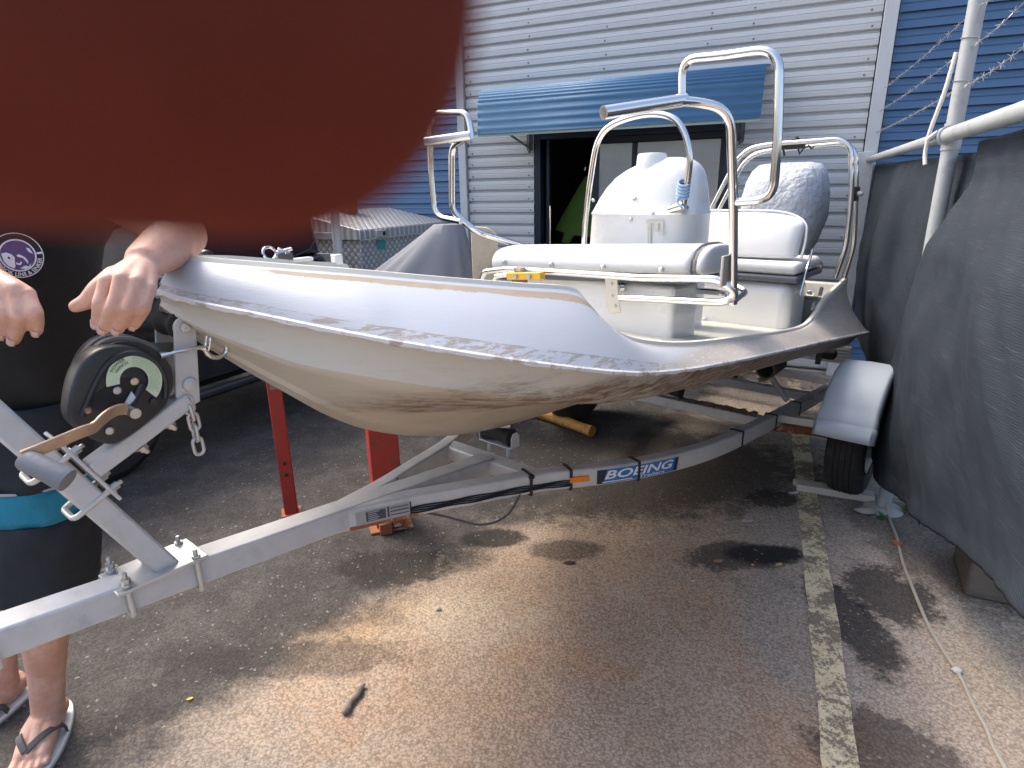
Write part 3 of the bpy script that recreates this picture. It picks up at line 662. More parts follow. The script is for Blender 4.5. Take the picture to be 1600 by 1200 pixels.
MB().tube(smooth_path([q(2.77, .515, 1.165), q(2.81, .515, 1.25), q(2.85, .485, 1.33), q(2.88, .36, 1.372), q(2.88, .1, 1.376), q(2.88, -.3, 1.376)], 6), .006, 6).build('piping', M('pale_piping', (.6, .6, .62), .5), br)
MB().tube([q(2.705, .20, 1.16), q(2.75, .18, 1.26), q(2.83, .15, 1.365)], .003, 5).build('seam', DARKTRIM, br)
MB().tube(fillet([q(2.83, .545, 1.20), q(2.79, .55, 1.16), q(2.73, .55, 1.08), q(2.70, .55, 1.0)], .03), .006, 10).build('seat_hinge', STAIN, hb)
MB().tube(fillet([q(3.0, .50, 1.11), q(3.12, .52, 1.11), q(3.12, .52, 1.06)], .02), .012, 10).build('grab_handle', STAIN, hb)
MB().tube(fillet([pu(1065, 495, 2.675), pu(1070, 498, 2.66), pu(1098, 500, 2.66), pu(1102, 497, 2.675)], .01), .008, 8).build('latch', GEL, hb)
c = pu(1257, 487, 3.06)
ht = MB().box((c.x, c.y, c.z), (.05, .17, .17)).build('side_hatch', M('grey_hatch', (.12, .125, .13), .5, 0, .3, 9), boat, bevel=.03, seg=4)
MB().box((c.x-.03, c.y, c.z), (.012, .13, .135)).build('hatch_lid', M('grey_hatch_lid', (.22, .225, .23), .55, 0, .3, 12), ht, bevel=.02, seg=3)
MB().tube(smooth_path([pu(1244, 405, 2.95), pu(1246, 430, 3.05), pu(1243, 455, 3.1), pu(1241, 472, 3.15)], 5), .008, 8).build('control_cable', BLACK, boat)
# --- outboard under its cover
mot = MB(); secs = []
for z, u0, u1, hw, e in ((1.0, 3.66, 3.96, .13, 2.4), (1.07, 3.60, 4.0, .17, 2.6), (1.14, 3.56, 4.05, .20, 2.8), (1.30, 3.54, 4.10, .235, 3), (1.42, 3.55, 4.10, .235, 3), (1.52, 3.58, 4.08, .225, 3), (1.58, 3.64, 4.05, .205, 2.8), (1.615, 3.70, 4.01, .175, 2.6), (1.628, 3.77, 3.94, .11, 2.2)):
    secs.append([p+Vector((.012*mn.noise(p*7), .012*mn.noise(p*7+Vector((5, 0, 0))), .01*mn.noise(p*5))) for p in ring(u0, u1, .10-hw, .10+hw, z, 40, e)])
om = mot.loft(secs).build('outboard_motor', MOTORC, boat, angle=60)
lg = MB(); lg.loft([ring(3.73, 3.95, .03, .17, z, 20, 2.5) for z in (.99, .70)]); lg.loft([ring(3.76, 3.93, .06, .14, z, 20, 2.5) for z in (.70, .26)]); lg.lathe([(.01, -.16), (.04, -.10), (.045, .05), (.03, .12)], q(3.85, .10, .26), (1, 0, 0), 16); lg.box(q(3.86, .10, .52), (.26, .16, .012))
lg.build('motor_leg', DARKTRIM, om); MB().box(q(3.55, .10, .93), (.12, .18, .18)).build('clamp_bracket', DARKTRIM, om, bevel=.01)
# --- stern arch of twin tubes
t1 = [pu(x, y, 3.38) for x, y in ((1085, 372), (1110, 328), (1150, 250), (1172, 231), (1205, 225), (1312, 217), (1329, 228), (1331, 300), (1322, 385), (1305, 434))]
t2 = [pu(x, y, 3.48) for x, y in ((1100, 372), (1122, 330), (1160, 256), (1180, 240), (1205, 235), (1318, 224), (1337, 236), (1338, 300), (1334, 385), (1319, 434))]
MB().tube(fillet(t1, .05), .013, 12).build('stern_arch', STAIN, boat); MB().tube(fillet(t2, .05), .013, 12).build('stern_arch', STAIN, boat)
m_ = MB(); c = pu(1239, 228, 3.42); m_.box(c, (.05, .12, .035)); m_.lathe([(.02, 0), (.022, .02), (.01, .03)], c+Vector((0, -.01, .017)), (0, 0, 1), 12); m_.tube([c+Vector((0, .05, -.015)), c+Vector((0, .04, -.05))], .006, 6); m_.tube([c+Vector((0, -.03, -.015)), c+Vector((0, -.04, -.045)), c+Vector((0, -.055, -.02))], .006, 6); m_.tube([c+Vector((0, -.08, 0)), c+Vector((0, -.1, -.02)), c+Vector((0, -.11, -.005))], .005, 6)
m_.build('light_mount', BLACK, boat, bevel=.004)
c = pu(1335, 303, 3.43); MB().box(c, (.10, .03, .075)).build('arch_clamp', BLACK, boat, bevel=.006); MB().lathe([(.014, 0), (.014, .02), (.010, .026)], c+Vector((-.0, -.015, 0)), (0, -1, 0), 12).build('clamp_knob', BOLT, boat)
# --- rails each side of the front seat
def siderail(vf, pts, near):
    t = MB().tube(fillet(pts['post'], .06, 8), .0145, 12).build('side_post', STAIN, boat)
    MB().tube(fillet(pts['hoop'], .07, 8), .0135, 12).build('side_hoop', STAIN, boat)
    MB().tube([pts['post'][-1], pts['post'][-1]+(pts['post'][-2]-pts['post'][-1]).normalized()*.30], .019, 14).build('rod_holder', STAIN, t)
near = dict(post=[pv(1145, 475, .61), pv(1146, 320, .60), pv(1141, 170, .59), pv(1070, 156, .48), pv(943, 176, .37)],
            hoop=[pu(1066, 156, 1.62), pu(1066, 92, 1.62), pu(1120, 88, 1.62), pu(1218, 74, 1.62), pu(1216, 200, 1.62), pu(1208, 312, 1.62), pu(1148, 316, 1.62)])
siderail(.7, near, True)
far = dict(post=[pu(870, 402, 2.05), pu(815, 384, 1.88), pu(745, 363, 1.65), pu(706, 330, 1.60), pu(706, 228, 1.60), pu(735, 212, 1.56), pu(664, 222, 1.46)],
           hoop=[pu(737, 212, 1.60), pu(731, 176, 1.60), pu(672, 177, 1.60), pu(673, 260, 1.60), pu(680, 338, 1.60), pu(720, 346, 1.60)])
t = MB().tube(fillet(far['post'][:-1], .05, 8), .0145, 12).build('side_post', STAIN, boat)
MB().tube(fillet(far['hoop'], .06, 8), .0135, 12).build('side_hoop', STAIN, boat); MB().tube([far['post'][-2], far['post'][-1]], .019, 14).build('rod_holder', STAIN, t)
ft = fillet([pu(752, 442, 1.62), pu(756, 424, 1.62), pu(790, 420, 1.60), pu(1000, 434, 1.61), pu(1128, 436, 1.64), pu(1152, 462, 1.66), pu(1130, 473, 1.65), pu(968, 465, 1.66)], .045, 8)
MB().tube(ft, .013, 12).build('front_rail', STAIN, boat)
MB().tube(fillet([pu(1052, 452, 1.95), pu(1115, 456, 1.95), pu(1136, 458, 1.9), pu(1142, 472, 1.70)], .04), .012, 10).build('front_rail', STAIN, boat)
MB().tube(fillet([pu(770, 446, 1.66), pu(772, 432, 1.66), pu(800, 428, 1.66)], .03), .010, 10).build('front_rail', STAIN, boat)
MB().tube(fillet([pv(1145, 474, .61), pv(1166, 456, .61), pv(1152, 448, .57)], .02), .010, 8).build('post_foot', STAIN, boat)
P = [pu(x, y, 1.65) for x, y in ((945, 435), (964, 434), (967, 472), (970, 488), (953, 491), (947, 478))]; pl = MB().prism(P, (.006, 0, 0)).build('bracket_plate', M('tarnished_steel', (.55, .52, .48), .4, .7, .2, 20), boat, bevel=.002)
for px in ((955, 443), (956, 462), (961, 478)): MB().lathe([(.006, 0), (.005, .004)], pu(*px, 1.648), (-1, 0, 0), 8).build('rivet', BOLT, pl)
c = pv(1133, 423, .59); MB().box(c, (.06, .01, .10)).build('bracket_plate', M('beige_plate', (.42, .39, .35), .5), boat, bevel=.003)
c = pu(971, 448, 1.73); MB().lathe([(.02, 0), (.02, .01), (.01, .02), (.012, .03)], c, (-1, 0, 0), 12).build('latch', STAIN, sbx)
# --- fittings on the far bulwark
def vtop(u):
    for a, b in zip(TOPT[:-1], TOPT[1:]):
        if a[0] <= u <= b[0]: k = (u-a[0])/(b[0]-a[0]); return a[1]+(b[1]-a[1])*k, a[2]+(b[2]-a[2])*k
    return .5, 1.2
fv, fz = vtop(.60)
ring_ = MB(); p0 = Vector((.58, fv-.0, fz+.028)); ring_.tube([p0+Vector((.020*math.cos(a), .006*math.sin(a), .018*math.sin(a))) for a in [2*math.pi*k/18 for k in range(18)]], .0045, 8, closed=True); ring_.tube([p0+Vector((.02, 0, 0)), p0+Vector((.075, .005, .006))], .006, 8); ring_.tube([p0+Vector((.03, 0, .012)), p0+Vector((.07, .005, -.006))], .004, 6); ring_.box(p0+Vector((.045, 0, -.014)), (.05, .02, .02))
ring_.build('bow_shackle', STAIN, boat)
for u_, L_, h_ in ((.68, .09, .012), (.86, .03, .035)):
    fv, fz = vtop(min(u_, .89)); MB().box((u_, fv-.02, fz+h_/2+.006), (L_, .03, h_)).build('deck_fitting', GEL, boat, bevel=.004)
# --- things lying in the boat
lv = thing('yellow_level', 'yellow bar lying in the boat just under the front cushion', 'tool', TLOC+Vector((0, 0, 0)), TROT)
a, b = pu(795, 431, 1.56), pu(848, 431, 1.56); MB().beam(a, b, .035, .03).build('bar', YELLOW, lv, bevel=.004)
for k in (.3, .7): MB().lathe([(.010, 0), (.010, .012)], a.lerp(b, k)+Vector((-.014, 0, 0)), (-1, 0, 0), 12).build('vial', BOLT, lv)
bt = thing('brown_jar', 'small brown round jar beside the yellow bar in the boat', 'jar', TLOC, TROT)
c = pu(812, 440, 1.58); MB().lathe([(.03, -.05), (.034, -.04), (.034, .02), (.022, .032), (.022, .045), (.0, .046)], c, (0, 0, 1), 20).build('jar_body', M('brown_glass', (.16, .075, .04), .3), bt); MB().lathe([(.024, .044), (.024, .058), (.0, .06)], c, (0, 0, 1), 16).build('jar_lid', BOLT, bt)

# ================================================================== trailer
trl = thing('boat_trailer', 'galvanised single-axle boat trailer under the white boat', 'trailer', TLOC, TROT)
def tz(u): return .72-.11*u
RP = [(.42, -.005), (.656, .058), (.857, .128), (1.105, .218), (1.33, .335), (1.542, .418), (1.80, .48), (2.131, .513), (2.719, .530), (3.35, .540), (3.95, .540)]
RH = .068; RWD = .05
def railpath(sgn): return smooth_path([q(u, sgn*v, tz(u)-RH/2) for u, v in RP], 6)
NR = railpath(1)
MB().sweepbox(NR, RWD, RH).build('side_rail', GALV, trl, bevel=.006, angle=25); MB().sweepbox(railpath(-1), RWD, RH).build('side_rail', GALV, trl, bevel=.006, angle=25)
MB().beam(q(-.80, 0, tz(-.80)-.032+.0015), q(1.09, 0, tz(1.09)-.032+.0015), .070, .064).build('drawbar', GALV, trl, bevel=.006)
def cross(u, hv, dz=0, wd=.06, ht=.06): return MB().beam(q(u, -hv, tz(u)-ht/2-.002-dz), q(u, hv, tz(u)-ht/2-.002-dz), wd, ht).build('crossmember', GALV, trl, bevel=.005)
cross(1.09, .20, 0, .062, .052); cross(2.50, .51, .006, .05, .05); cross(3.3, .52, .006, .05, .05); cross(3.92, .52, 0, .05, .05)
MB().tube([q(2.9, -.80, .27), q(2.9, .80, .27)], .022, 14).build('axle', M('dark_axle', (.06, .055, .05), .7, .2), trl)
# coupling (ahead of the view)
cp = MB(); cp.box(q(-.85, 0, tz(-.85)-.03), (.24, .08, .07)); cp.lathe([(.05, -.05), (.055, .0), (.04, .045)], q(-.97, 0, tz(-.97)-.03), (0, 0, 1), 20); cp.box(q(-.85, 0, tz(-.85)+.02), (.14, .03, .03)); cp.build('coupling', GALV, trl, bevel=.008)
bp = MB().box(q(-.305, .039, tz(-.3)-.028), (.04, .010, .095)).build('bolt_plate', GALV, trl, bevel=.003)
for dz in (-.025, .012): MB().lathe([(.010, 0), (.010, .006), (.005, .012)], q(-.305, .044, tz(-.3)-.028+dz), (0, -1, 0), 8).build('bolt', BOLT, bp)
# points on the outer face of the near rail
CUM = [0.0]
for i in range(1, len(NR)): CUM.append(CUM[-1]+(NR[i]-NR[i-1]).length)
def rface(s, dz=0.0, off=0.0):
    s = max(0, min(CUM[-1]-1e-4, s)); i = max(k for k in range(len(CUM)) if CUM[k] <= s); i = min(i, len(NR)-2)
    k = (s-CUM[i])/(CUM[i+1]-CUM[i]); p = NR[i].lerp(NR[i+1], k)
    t0 = (NR[min(i+1, len(NR)-1)]-NR[max(i-1, 0)]).normalized(); t1 = (NR[min(i+2, len(NR)-1)]-NR[i]).normalized(); t = t0.lerp(t1, k)
    n = Vector((t.y, -t.x, 0)).normalized()
    return p+n*(RWD/2+off)+Vector((0, 0, dz)), n, t
def s_of_u(u):
    for i in range(len(NR)-1):
        if NR[i].x <= u <= NR[i+1].x: return CUM[i]+(CUM[i+1]-CUM[i])*(u-NR[i].x)/(NR[i+1].x-NR[i].x)
    return CUM[-1]
def strip(s0, s1, z0, z1, off, n=16, sh0=0, sh1=0):
    rows = []
    for i in range(n+1):
        t = i/n; rows.append([rface((s0+sh0*k)*(1-t)+(s1+sh1*k)*t, z0+(z1-z0)*k, off)[0] for k in (0, .5, 1)])
    return MB().grid(rows)
def tie(s, name='cable_tie', buckle=True):
    m = MB(); p, n, t = rface(s); c = p-n*(RWD/2); pts = [c+n*a+Vector((0, 0, b)) for a, b in ((RWD/2+.003, -RH/2-.003), (RWD/2+.003, RH/2+.003), (-RWD/2-.003, RH/2+.003), (-RWD/2-.003, -RH/2-.003))]
    for i in range(4): m.beam(pts[i]+(pts[i]-pts[(i+1) % 4]).normalized()*.001, pts[(i+1) % 4], .010, .0035, up=(n if i in (0, 2) else (0, 0, 1)))
    if buckle: m.box(pts[1]+Vector((0, 0, -.006))+n*.003, (.016, .012, .012))
    m.build(name, BLACKTIE, trl)
for u in (1.06, 1.20, 1.45, 2.13, 2.55, 2.93): tie(s_of_u(u), buckle=u < 1.1)
m = MB(); c = q(.72, -.082, tz(.72)-RH/2)
for a, b in (((-.0, .03, .030), (0, -.03, .030)), ((0, -.03, .030), (0, -.03, -.030))): m.beam(c+Vector(a), c+Vector(b), .010, .004)
m.build('cable_tie', BLACKTIE, trl)
for k in range(4):                                       # wiring run along the rail
    z = -.002-.0058*k; s0, s1 = s_of_u(.66), s_of_u(1.195)
    MB().tube([rface(s0+(s1-s0)*i/24, z+.0018*math.sin(i*.9+k), .003)[0] for i in range(25)], .0024, 6).build('wire', BLACKTIE, trl)
# reflector and maker's decal
sa = s_of_u(1.195); MB().loft([[rface(sa+d, z, o)[0] for z, o in ((-.012, .001), (-.010, .006), (.009, .006), (.011, .001))] for d in (0, .003, .037, .072, .075)]).build('reflector', M('orange_reflector', (.85, .22, .01), .25, 0, .05, 60), trl)
s0, s1 = s_of_u(1.288), s_of_u(1.635); LN = s1-s0
dec = strip(s0, s1, -.028, .025, .0012, 16, 0, .008).build('maker_decal', M('decal_blue', (.012, .16, .48), .35, 0, .1, 8), trl)
strip(s0+.000, s0+.026, -.0275, .0245, .0016, 3, 0, .013).build('decal_stripe', M('decal_navy', (.008, .015, .04), .35), dec); strip(s1-.024, s1-.001, -.0275, .0245, .0016, 3, .013, .008).build('decal_stripe', M('decal_navy_b', (.008, .02, .06), .35), dec)
DW = M('decal_white', (.80, .82, .84), .4, 0, .03, 9)
strip(s0+.022, s0+.150, -.0245, -.0210, .0018, 8).build('decal_stripe', DW, dec)
def decal_text(body, sa, zb, h, width, bold, shear, name):
    vs, fs = text_mesh(body, 1.0, bold, shear); x0 = min(v.x for v in vs); x1 = max(v.x for v in vs); y0 = min(v.y for v in vs); y1 = max(v.y for v in vs)
    mb = MB().add([rface(sa+(v.x-x0)/(x1-x0)*width, zb+(v.y-y0)/(y1-y0)*h, .0022)[0] for v in vs], fs); return mb.build(name, DW, dec, smooth=False)
decal_text('BOEING', s0+.030, -.0130, .033, LN-.052, .022, .25, 'lettering'); decal_text('Trailers', s0+.180, -.0255, .0105, .125, .010, .2, 'lettering')
# compliance plate on the rail root
pa, pb = s_of_u(.50), s_of_u(.665); cpl = strip(pa, pb, -.023, .019, .0015, 8).build('compliance_plate', M('worn_alloy_plate', (.36, .37, .40), .45, .4, .2, 40), trl)
PD = M('plate_print', (.05, .055, .075), .5, 0, .5, 60); pr_ = strip(pa+.030, pa+.090, -.016, .014, .0022, 6).build('print', PD, cpl); strip(pa+.095, pa+.101, -.016, .017, .0022, 2).build('print', PD, cpl)
for k, (a, b) in enumerate(((.009, .012), (-.002, .002), (-.013, -.010))): strip(pa+.104, pb-.010, a, b, .0022, 6).build('print', PD, cpl)
for k in range(5): strip(pa+.036, pa+.052+.030*random.random(), .010-k*.0058, .012-k*.0058, .0026, 4).build('print', M('plate_pale_print', (.42, .43, .46), .5), cpl)
strip(pb-.006, pb-.001, -.020, .019, .0024, 2).build('print', PD, cpl)
strip(pa-.02, pb+.04, -RH/2+.0005, -RH/2+.012, .0010, 10, 0, -.02).build('rust_edge', RUST, trl)
MB().tube(smooth_path([rface(s_of_u(.69), -.025, -.01)[0], q(.78, .10, .53), q(.86, .17, .49), q(.94, .21, .50), rface(s_of_u(1.02), -.03, .0)[0]], 6), .004, 8).build('loose_wire', M('grey_wire', (.10, .095, .09), .6), trl)
# winch post: slanted post, U-bolt, arm, roller
PA, PB_ = pv(258, 884, 0), pv(-70, 596, 0)
wp = MB().beam(PA+(PA-PB_).normalized()*.02, PB_, .048, .068, up=(0, 1, 0)).build('winch_post', GALV, trl, bevel=.006)
wp.data.transform(Matrix.Identity(4))
pt_ = MB().box(q(.0, .0, tz(0)+.005), (.185, .112, .008)).build('base_plate', GALV_B, trl, bevel=.002)
def bolt(p, ax=(0, 0, 1), r=.011, par=None, L_=.03):
    b = MB(); b.lathe([(r*1.5, 0), (r*1.5, .003)], p, ax, 14); b.lathe([(r, .003), (r, .014)], p, ax, 6); b.lathe([(r*.55, .014), (r*.55, L_), (r*.4, L_+.002)], p, ax, 10); b.build('bolt', BOLT, par)
for u, v in ((-.070, .044), (-.070, -.044), (.070, .044), (.070, -.044)): bolt(q(u, v, tz(u)+.009), r=.009, par=pt_, L_=.026)
for u in (-.070, .070):
    MB().tube(fillet([q(u, .044, tz(u)+.01), q(u, .044, tz(u)-.072), q(u, -.044, tz(u)-.072), q(u, -.044, tz(u)+.01)], .016), .006, 10).build('u_bolt', GALV_B, trl)
ax_ = (PB_-PA).normalized(); pr2 = Vector((-ax_.z, 0, ax_.x)).normalized(); pr2 = pr2 if pr2.x > 0 else -pr2
ANG = pv(150, 735, .05)
cpt = PA+ax_*((Vector((ANG.x, 0, ANG.z))-PA).dot(ax_))
pk = MB(); 
cl = MB().beam(cpt+pr2*.035-ax_*.08, cpt+pr2*.035+ax_*.08, .105, .007, up=tuple(pr2)).build('clamp_plate', GALV, trl, bevel=.002)
for k in (-.058, .048):
    c = cpt+ax_*k
    MB().tube(fillet([c+pr2*.052+Vector((0, -.033, 0)), c-pr2*.042+Vector((0, -.033, 0)), c-pr2*.042+Vector((0, .033, 0)), c+pr2*.052+Vector((0, .033, 0))], .014), .006, 10).build('u_bolt', GALV_B, trl)
    for yy in (-.033, .033): bolt(c+pr2*.038+Vector((0, yy, 0)), tuple(pr2), .0085, cl, .021)
CN = pv(292, 622, .03); AS = cpt+pr2*.038
AS = Vector((AS.x, CN.y, AS.z))
arm = MB(); arm.beam(AS, CN, .036, .044, up=(0, 1, 0)); arm.build('winch_arm', GALV, trl, bevel=.005)
TOPP = pv(289, 512, .045)
poly = []
for s_ in (-1, 1):
    pass
pl2 = [Vector((CN.x-.024, TOPP.y, CN.z-.024)), Vector((CN.x+.020, TOPP.y, CN.z-.010)), Vector((TOPP.x+.022, TOPP.y, TOPP.z-.008))]+[TOPP+Vector((.022*math.cos(a), 0, .022*math.sin(a))) for a in [k*math.pi/10 for k in range(11)]]+[Vector((TOPP.x-.022, TOPP.y, TOPP.z-.008)), Vector((CN.x-.026, TOPP.y, CN.z+.016))]
MB().prism(pl2, (0, .008, 0)).build('roller_bracket', GALV, trl, bevel=.002); MB().prism([p+Vector((0, .092, 0)) for p in pl2], (0, .008, 0)).build('roller_bracket', GALV, trl, bevel=.002)
rc = TOPP+Vector((0, .050, .003))
MB().lathe([(.008, -.04), (.029, -.04), (.029, -.026), (.021, -.018), (.018, 0), (.021, .018), (.029, .026), (.029, .04), (.008, .04)], rc, (0, 1, 0), 28).build('bow_roller', RUBBER, trl, angle=50)
MB().lathe([(.011, 0), (.011, .008), (.006, .012)], TOPP+Vector((0, -.0, 0)), (0, -1, 0), 12).build('bolt', GALV_B, trl)
c = pv(296, 600, .045); MB().lathe([(.016, 0), (.014, .006), (.008, .010)], c, (0, -1, 0), 14).build('bolt', GALV, trl)
for px in ((262, 660), (218, 696)): bolt(pv(*px, .03), (.55, 0, -.83), .010, trl, .022)
# winch
wn = [(107, 648), (116, 592), (138, 557), (170, 541), (212, 543), (247, 562), (266, 592), (264, 628), (232, 662), (186, 693), (158, 692), (124, 674)]
def outline(px, v, k=8): return smooth_path([pv(x, y, v) for x, y in px], k, True)
O1 = outline(wn, .070); ctr = sum(O1, Vector())/len(O1)
def ringat(f, dy): return [ctr+(p-ctr)*f+Vector((0, dy, 0)) for p in O1]
win = MB().loft([ringat(.93, .055), ringat(.99, .047), ringat(1.0, .032), ringat(1.0, .010), ringat(.985, .003), ringat(.94, -.001), ringat(.90, -.002)]).build('winch', BLACK, trl, angle=50)
O2 = [p+Vector((.022, .078, .010)) for p in O1]; c2 = sum(O2, Vector())/len(O2)
MB().loft([[c2+(p-c2)*f+Vector((0, d, 0)) for p in O2] for f, d in ((.90, .024), (.97, .016), (.97, -.004), (.92, -.024), (.90, -.06))]).build('drum_housing', BLACK, win, angle=50)
b_ = MB()
for d in (.0, -.028): b_.loft([[c2+(p-c2)*f+Vector((0, d+e_, 0)) for p in O2] for f, e_ in ((.985, -.004), (.985, -.020))])
b_.build('drum_band', M('dull_band', (.16, .165, .18), .3, .4), win)
# raised rib and recess on the face
MB().tube(smooth_path([pv(x, y, .073) for x, y in ((128, 650), (150, 598), (172, 566), (205, 552), (240, 563), (257, 590), (258, 622))], 6), .006, 8).build('face_rib', BLACK, win)
MB().prism(outline([(145, 622), (175, 598), (205, 590), (214, 600), (196, 625), (172, 640), (150, 640)], .0735, 5), (0, .003, 0)).build('face_recess', M('black_recess', (.006, .006, .008), .6), win)
MB().tube(smooth_path([pv(x, y, .075) for x, y in ((222, 600), (212, 620), (200, 640))], 4), .008, 8).build('face_rib', BLACK, win)
for px, mt in (((210, 596), M('brass_bolt', (.62, .52, .36), .35, .7)), ((136, 641), RUST), ((171, 673), BOLT), ((183, 610), BOLT), ((240, 627), BLACK)):
    MB().lathe([(.0075, 0), (.0075, .003), (.005, .005)], pv(*px, .074), (0, -1, 0), 14).build('screw', mt, win)
# printed crescent label
cx, cy = 209.5, 595; rows = []
for i in range(41):
    a = R(193-(193+38)*i/40); e = 1+.03*math.sin(a)
    rows.append([pv(cx+r_*math.cos(a), cy-r_*math.sin(a)*.97, .0765) for r_ in (22.5, 33, 44)])
lb = MB().grid(rows).build('winch_label', M('pale_green_label', (.55, .66, .47), .45, 0, .08, 12), win)
LP_ = M('label_print', (.10, .15, .09), .5)
lp2 = MB()
for r_ in (25.5, 28, 30.5, 33, 35.5, 38, 40.5):
    a0 = 95
    while a0 > -18:
        a1 = a0-random.uniform(5, 16); lp2.grid([[pv(cx+(r_+d)*math.cos(R(a)), cy-(r_+d)*math.sin(R(a))*.97, .0770) for d in (-.35, .35)] for a in np.linspace(a0, a1, 6)]); a0 = a1-random.uniform(1.5, 4)
lp2.build('small_print', M('label_small_print', (.27, .35, .22), .5), lb)
def arc_text(body, r0, a_start, a_end, h, mt, cxy=(cx, cy), ky=.97, bold=.02, vv=.0773, par=lb, inward=False):
    vs, fs = text_mesh(body, 1, bold); x0 = min(v.x for v in vs); x1 = max(v.x for v in vs); y1 = max(v.y for v in vs); P = []
    for v in vs:
        a = R(a_start+(a_end-a_start)*(v.x-x0)/(x1-x0)); rr = r0+h*v.y/y1; P.append(pv(cxy[0]+rr*math.cos(a), cxy[1]-rr*math.sin(a)*ky, vv))
    return MB().add(P, fs).build('lettering', mt, par, smooth=False)
arc_text('POWER', 35.5, 158, 112, 5.2, LP_); arc_text('WINCH', 28.5, 156, 108, 5.0, LP_)
# crank
cb = [(199, 639), (186, 640), (172, 646), (158, 657), (146, 668), (125, 676), (80, 695), (34, 714)]
CB = [pv(x, y, .108+.04*i/7) for i, (x, y) in enumerate(cb)]
cr = MB().sweepbox(smooth_path(CB, 5), .006, .0215, up=(.45, 0, .9)).build('crank_handle', BRASS, win, bevel=.002)
P = [pv(x, y, .186-.004*i) for i, (x, y) in enumerate(((72, 694), (118, 674), (120, 683), (75, 704)))]
MB().lathe([(.010, 0), (.010, .038)], pv(200, 640, .073), (0, -1, 0), 12).build('crank_shaft', BOLT, win)
MB().prism([pv(x, y, .082) for x, y in ((206, 612), (213, 622), (198, 637), (190, 640))], (0, .004, 0)).build('white_sticker', M('pale_sticker', (.62, .64, .72), .4), win)
g0 = pv(36, 716, .14); g1 = g0+Vector((.055, -.075, -.055)); gd = (g1-g0)
MB().lathe([(.016, 0), (.019, .008), (.019, .048), (.0205, .068), (.0196, .078), (.010, .080)], g0, gd, 20).build('crank_grip', GREYTAPE, win)
# safety chain, snap hook, strap
ch = MB()
def link(c, ax, sd, L_=.022, W_=.011, r_=.0042):
    ax = Vector(ax).normalized(); sd = Vector(sd).normalized(); pts = []
    for k in range(24):
        a = 2*math.pi*k/24; pts.append(c+ax*(L_*.5*math.copysign(1, math.sin(a))*(abs(math.sin(a)) > .01)+W_*math.sin(a))+sd*(W_*math.cos(a)))
    return pts
cpts = [pv(x, y, .045) for x, y in ((294, 632), (297, 644), (303, 659), (305, 676), (310, 697))]
for i, c in enumerate(cpts):
    d = (cpts[min(i+1, 4)]-cpts[max(i-1, 0)]).normalized(); s_ = d.cross(Vector((0, 1, 0))) if i % 2 == 0 else Vector((0, 1, 0))
    ch = MB().tube(link(c, d, s_, .019, .0100, .0034), .0037, 8, closed=True); ch.build('chain_link', GALV_B, trl)
hk = MB(); hc = pv(335, 548, .06); hk.tube(smooth_path([hc+Vector((-.02, 0, .012)), hc+Vector((-.012, 0, -.008)), hc+Vector((.008, 0, -.016)), hc+Vector((.024, 0, -.006)), hc+Vector((.026, 0, .012))], 5), .005, 8)
hk.tube(link(hc+Vector((-.012, -.004, .022)), (.3, 0, 1), (0, 1, 0), .018, .009), .0035, 8, closed=True); hk.tube([pv(250, 556, .06), pv(275, 550, .06), pv(312, 543, .06), hc+Vector((-.022, 0, .01))], [.007, .004, .0045, .006], 8)
hk.build('snap_hook', STAIN, trl)
MB().beam(pv(254, 535, .0), pv(254, 556, .0), .003, .05, up=(1, 0, 0)).build('strap', M('grey_webbing', (.14, .14, .12), .9), trl)
# keel roller on the front crossmember
kr = MB(); k0 = q(1.15, .0, tz(1.1)-.006); 
for s_ in (-1, 1): kr.tube([k0+Vector((0, s_*.045, -.02)), k0+Vector((0, s_*.045, .035))], .009, 10)
kr.box(k0+Vector((0, 0, .038)), (.05, .15, .006))
for s_ in (-1, 1): kr.prism([k0+Vector((-.022, s_*.073, .035)), k0+Vector((.022, s_*.073, .035)), k0+Vector((.022, s_*.073, .075)), k0+Vector((.012, s_*.073, .092)), k0+Vector((-.012, s_*.073, .092)), k0+Vector((-.022, s_*.073, .075))], (0, s_*.005, 0))
kr.build('roller_stand', GALV, trl, bevel=.002); MB().lathe([(.012, -.065), (.033, -.06), (.022, 0), (.033, .06), (.012, .065)], k0+Vector((0, 0, .070)), (0, 1, 0), 24).build('keel_roller', RUBBER, trl)
for u in (2.5, 3.3):
    c = q(u, 0, tz(u)+.035); MB().lathe([(.012, -.09), (.04, -.085), (.028, 0), (.04, .085), (.012, .09)], c+Vector((0, 0, .005)), (0, 1, 0), 20).build('keel_roller', RUBBER, trl)
# ragged carpet on the middle crossmember
cpm = MB(); rows = []
for i in range(34):
    v = .48-.40*i/33; rows.append([q(2.50+.025*s_+rnd.uniform(-.006, .006), v, tz(2.5)-.004+rnd.uniform(.002, .016)-abs(s_)*.006) for s_ in (-1.2, -.5, .3, 1.2)])
cpm.grid(rows).build('carpet_strip', M('frayed_carpet', (.25, .20, .15), .95, 0, .5, 40, .6, 90, .006, col2=(.12, .03, .02), s2=9, lo=.6, hi=.7), trl)
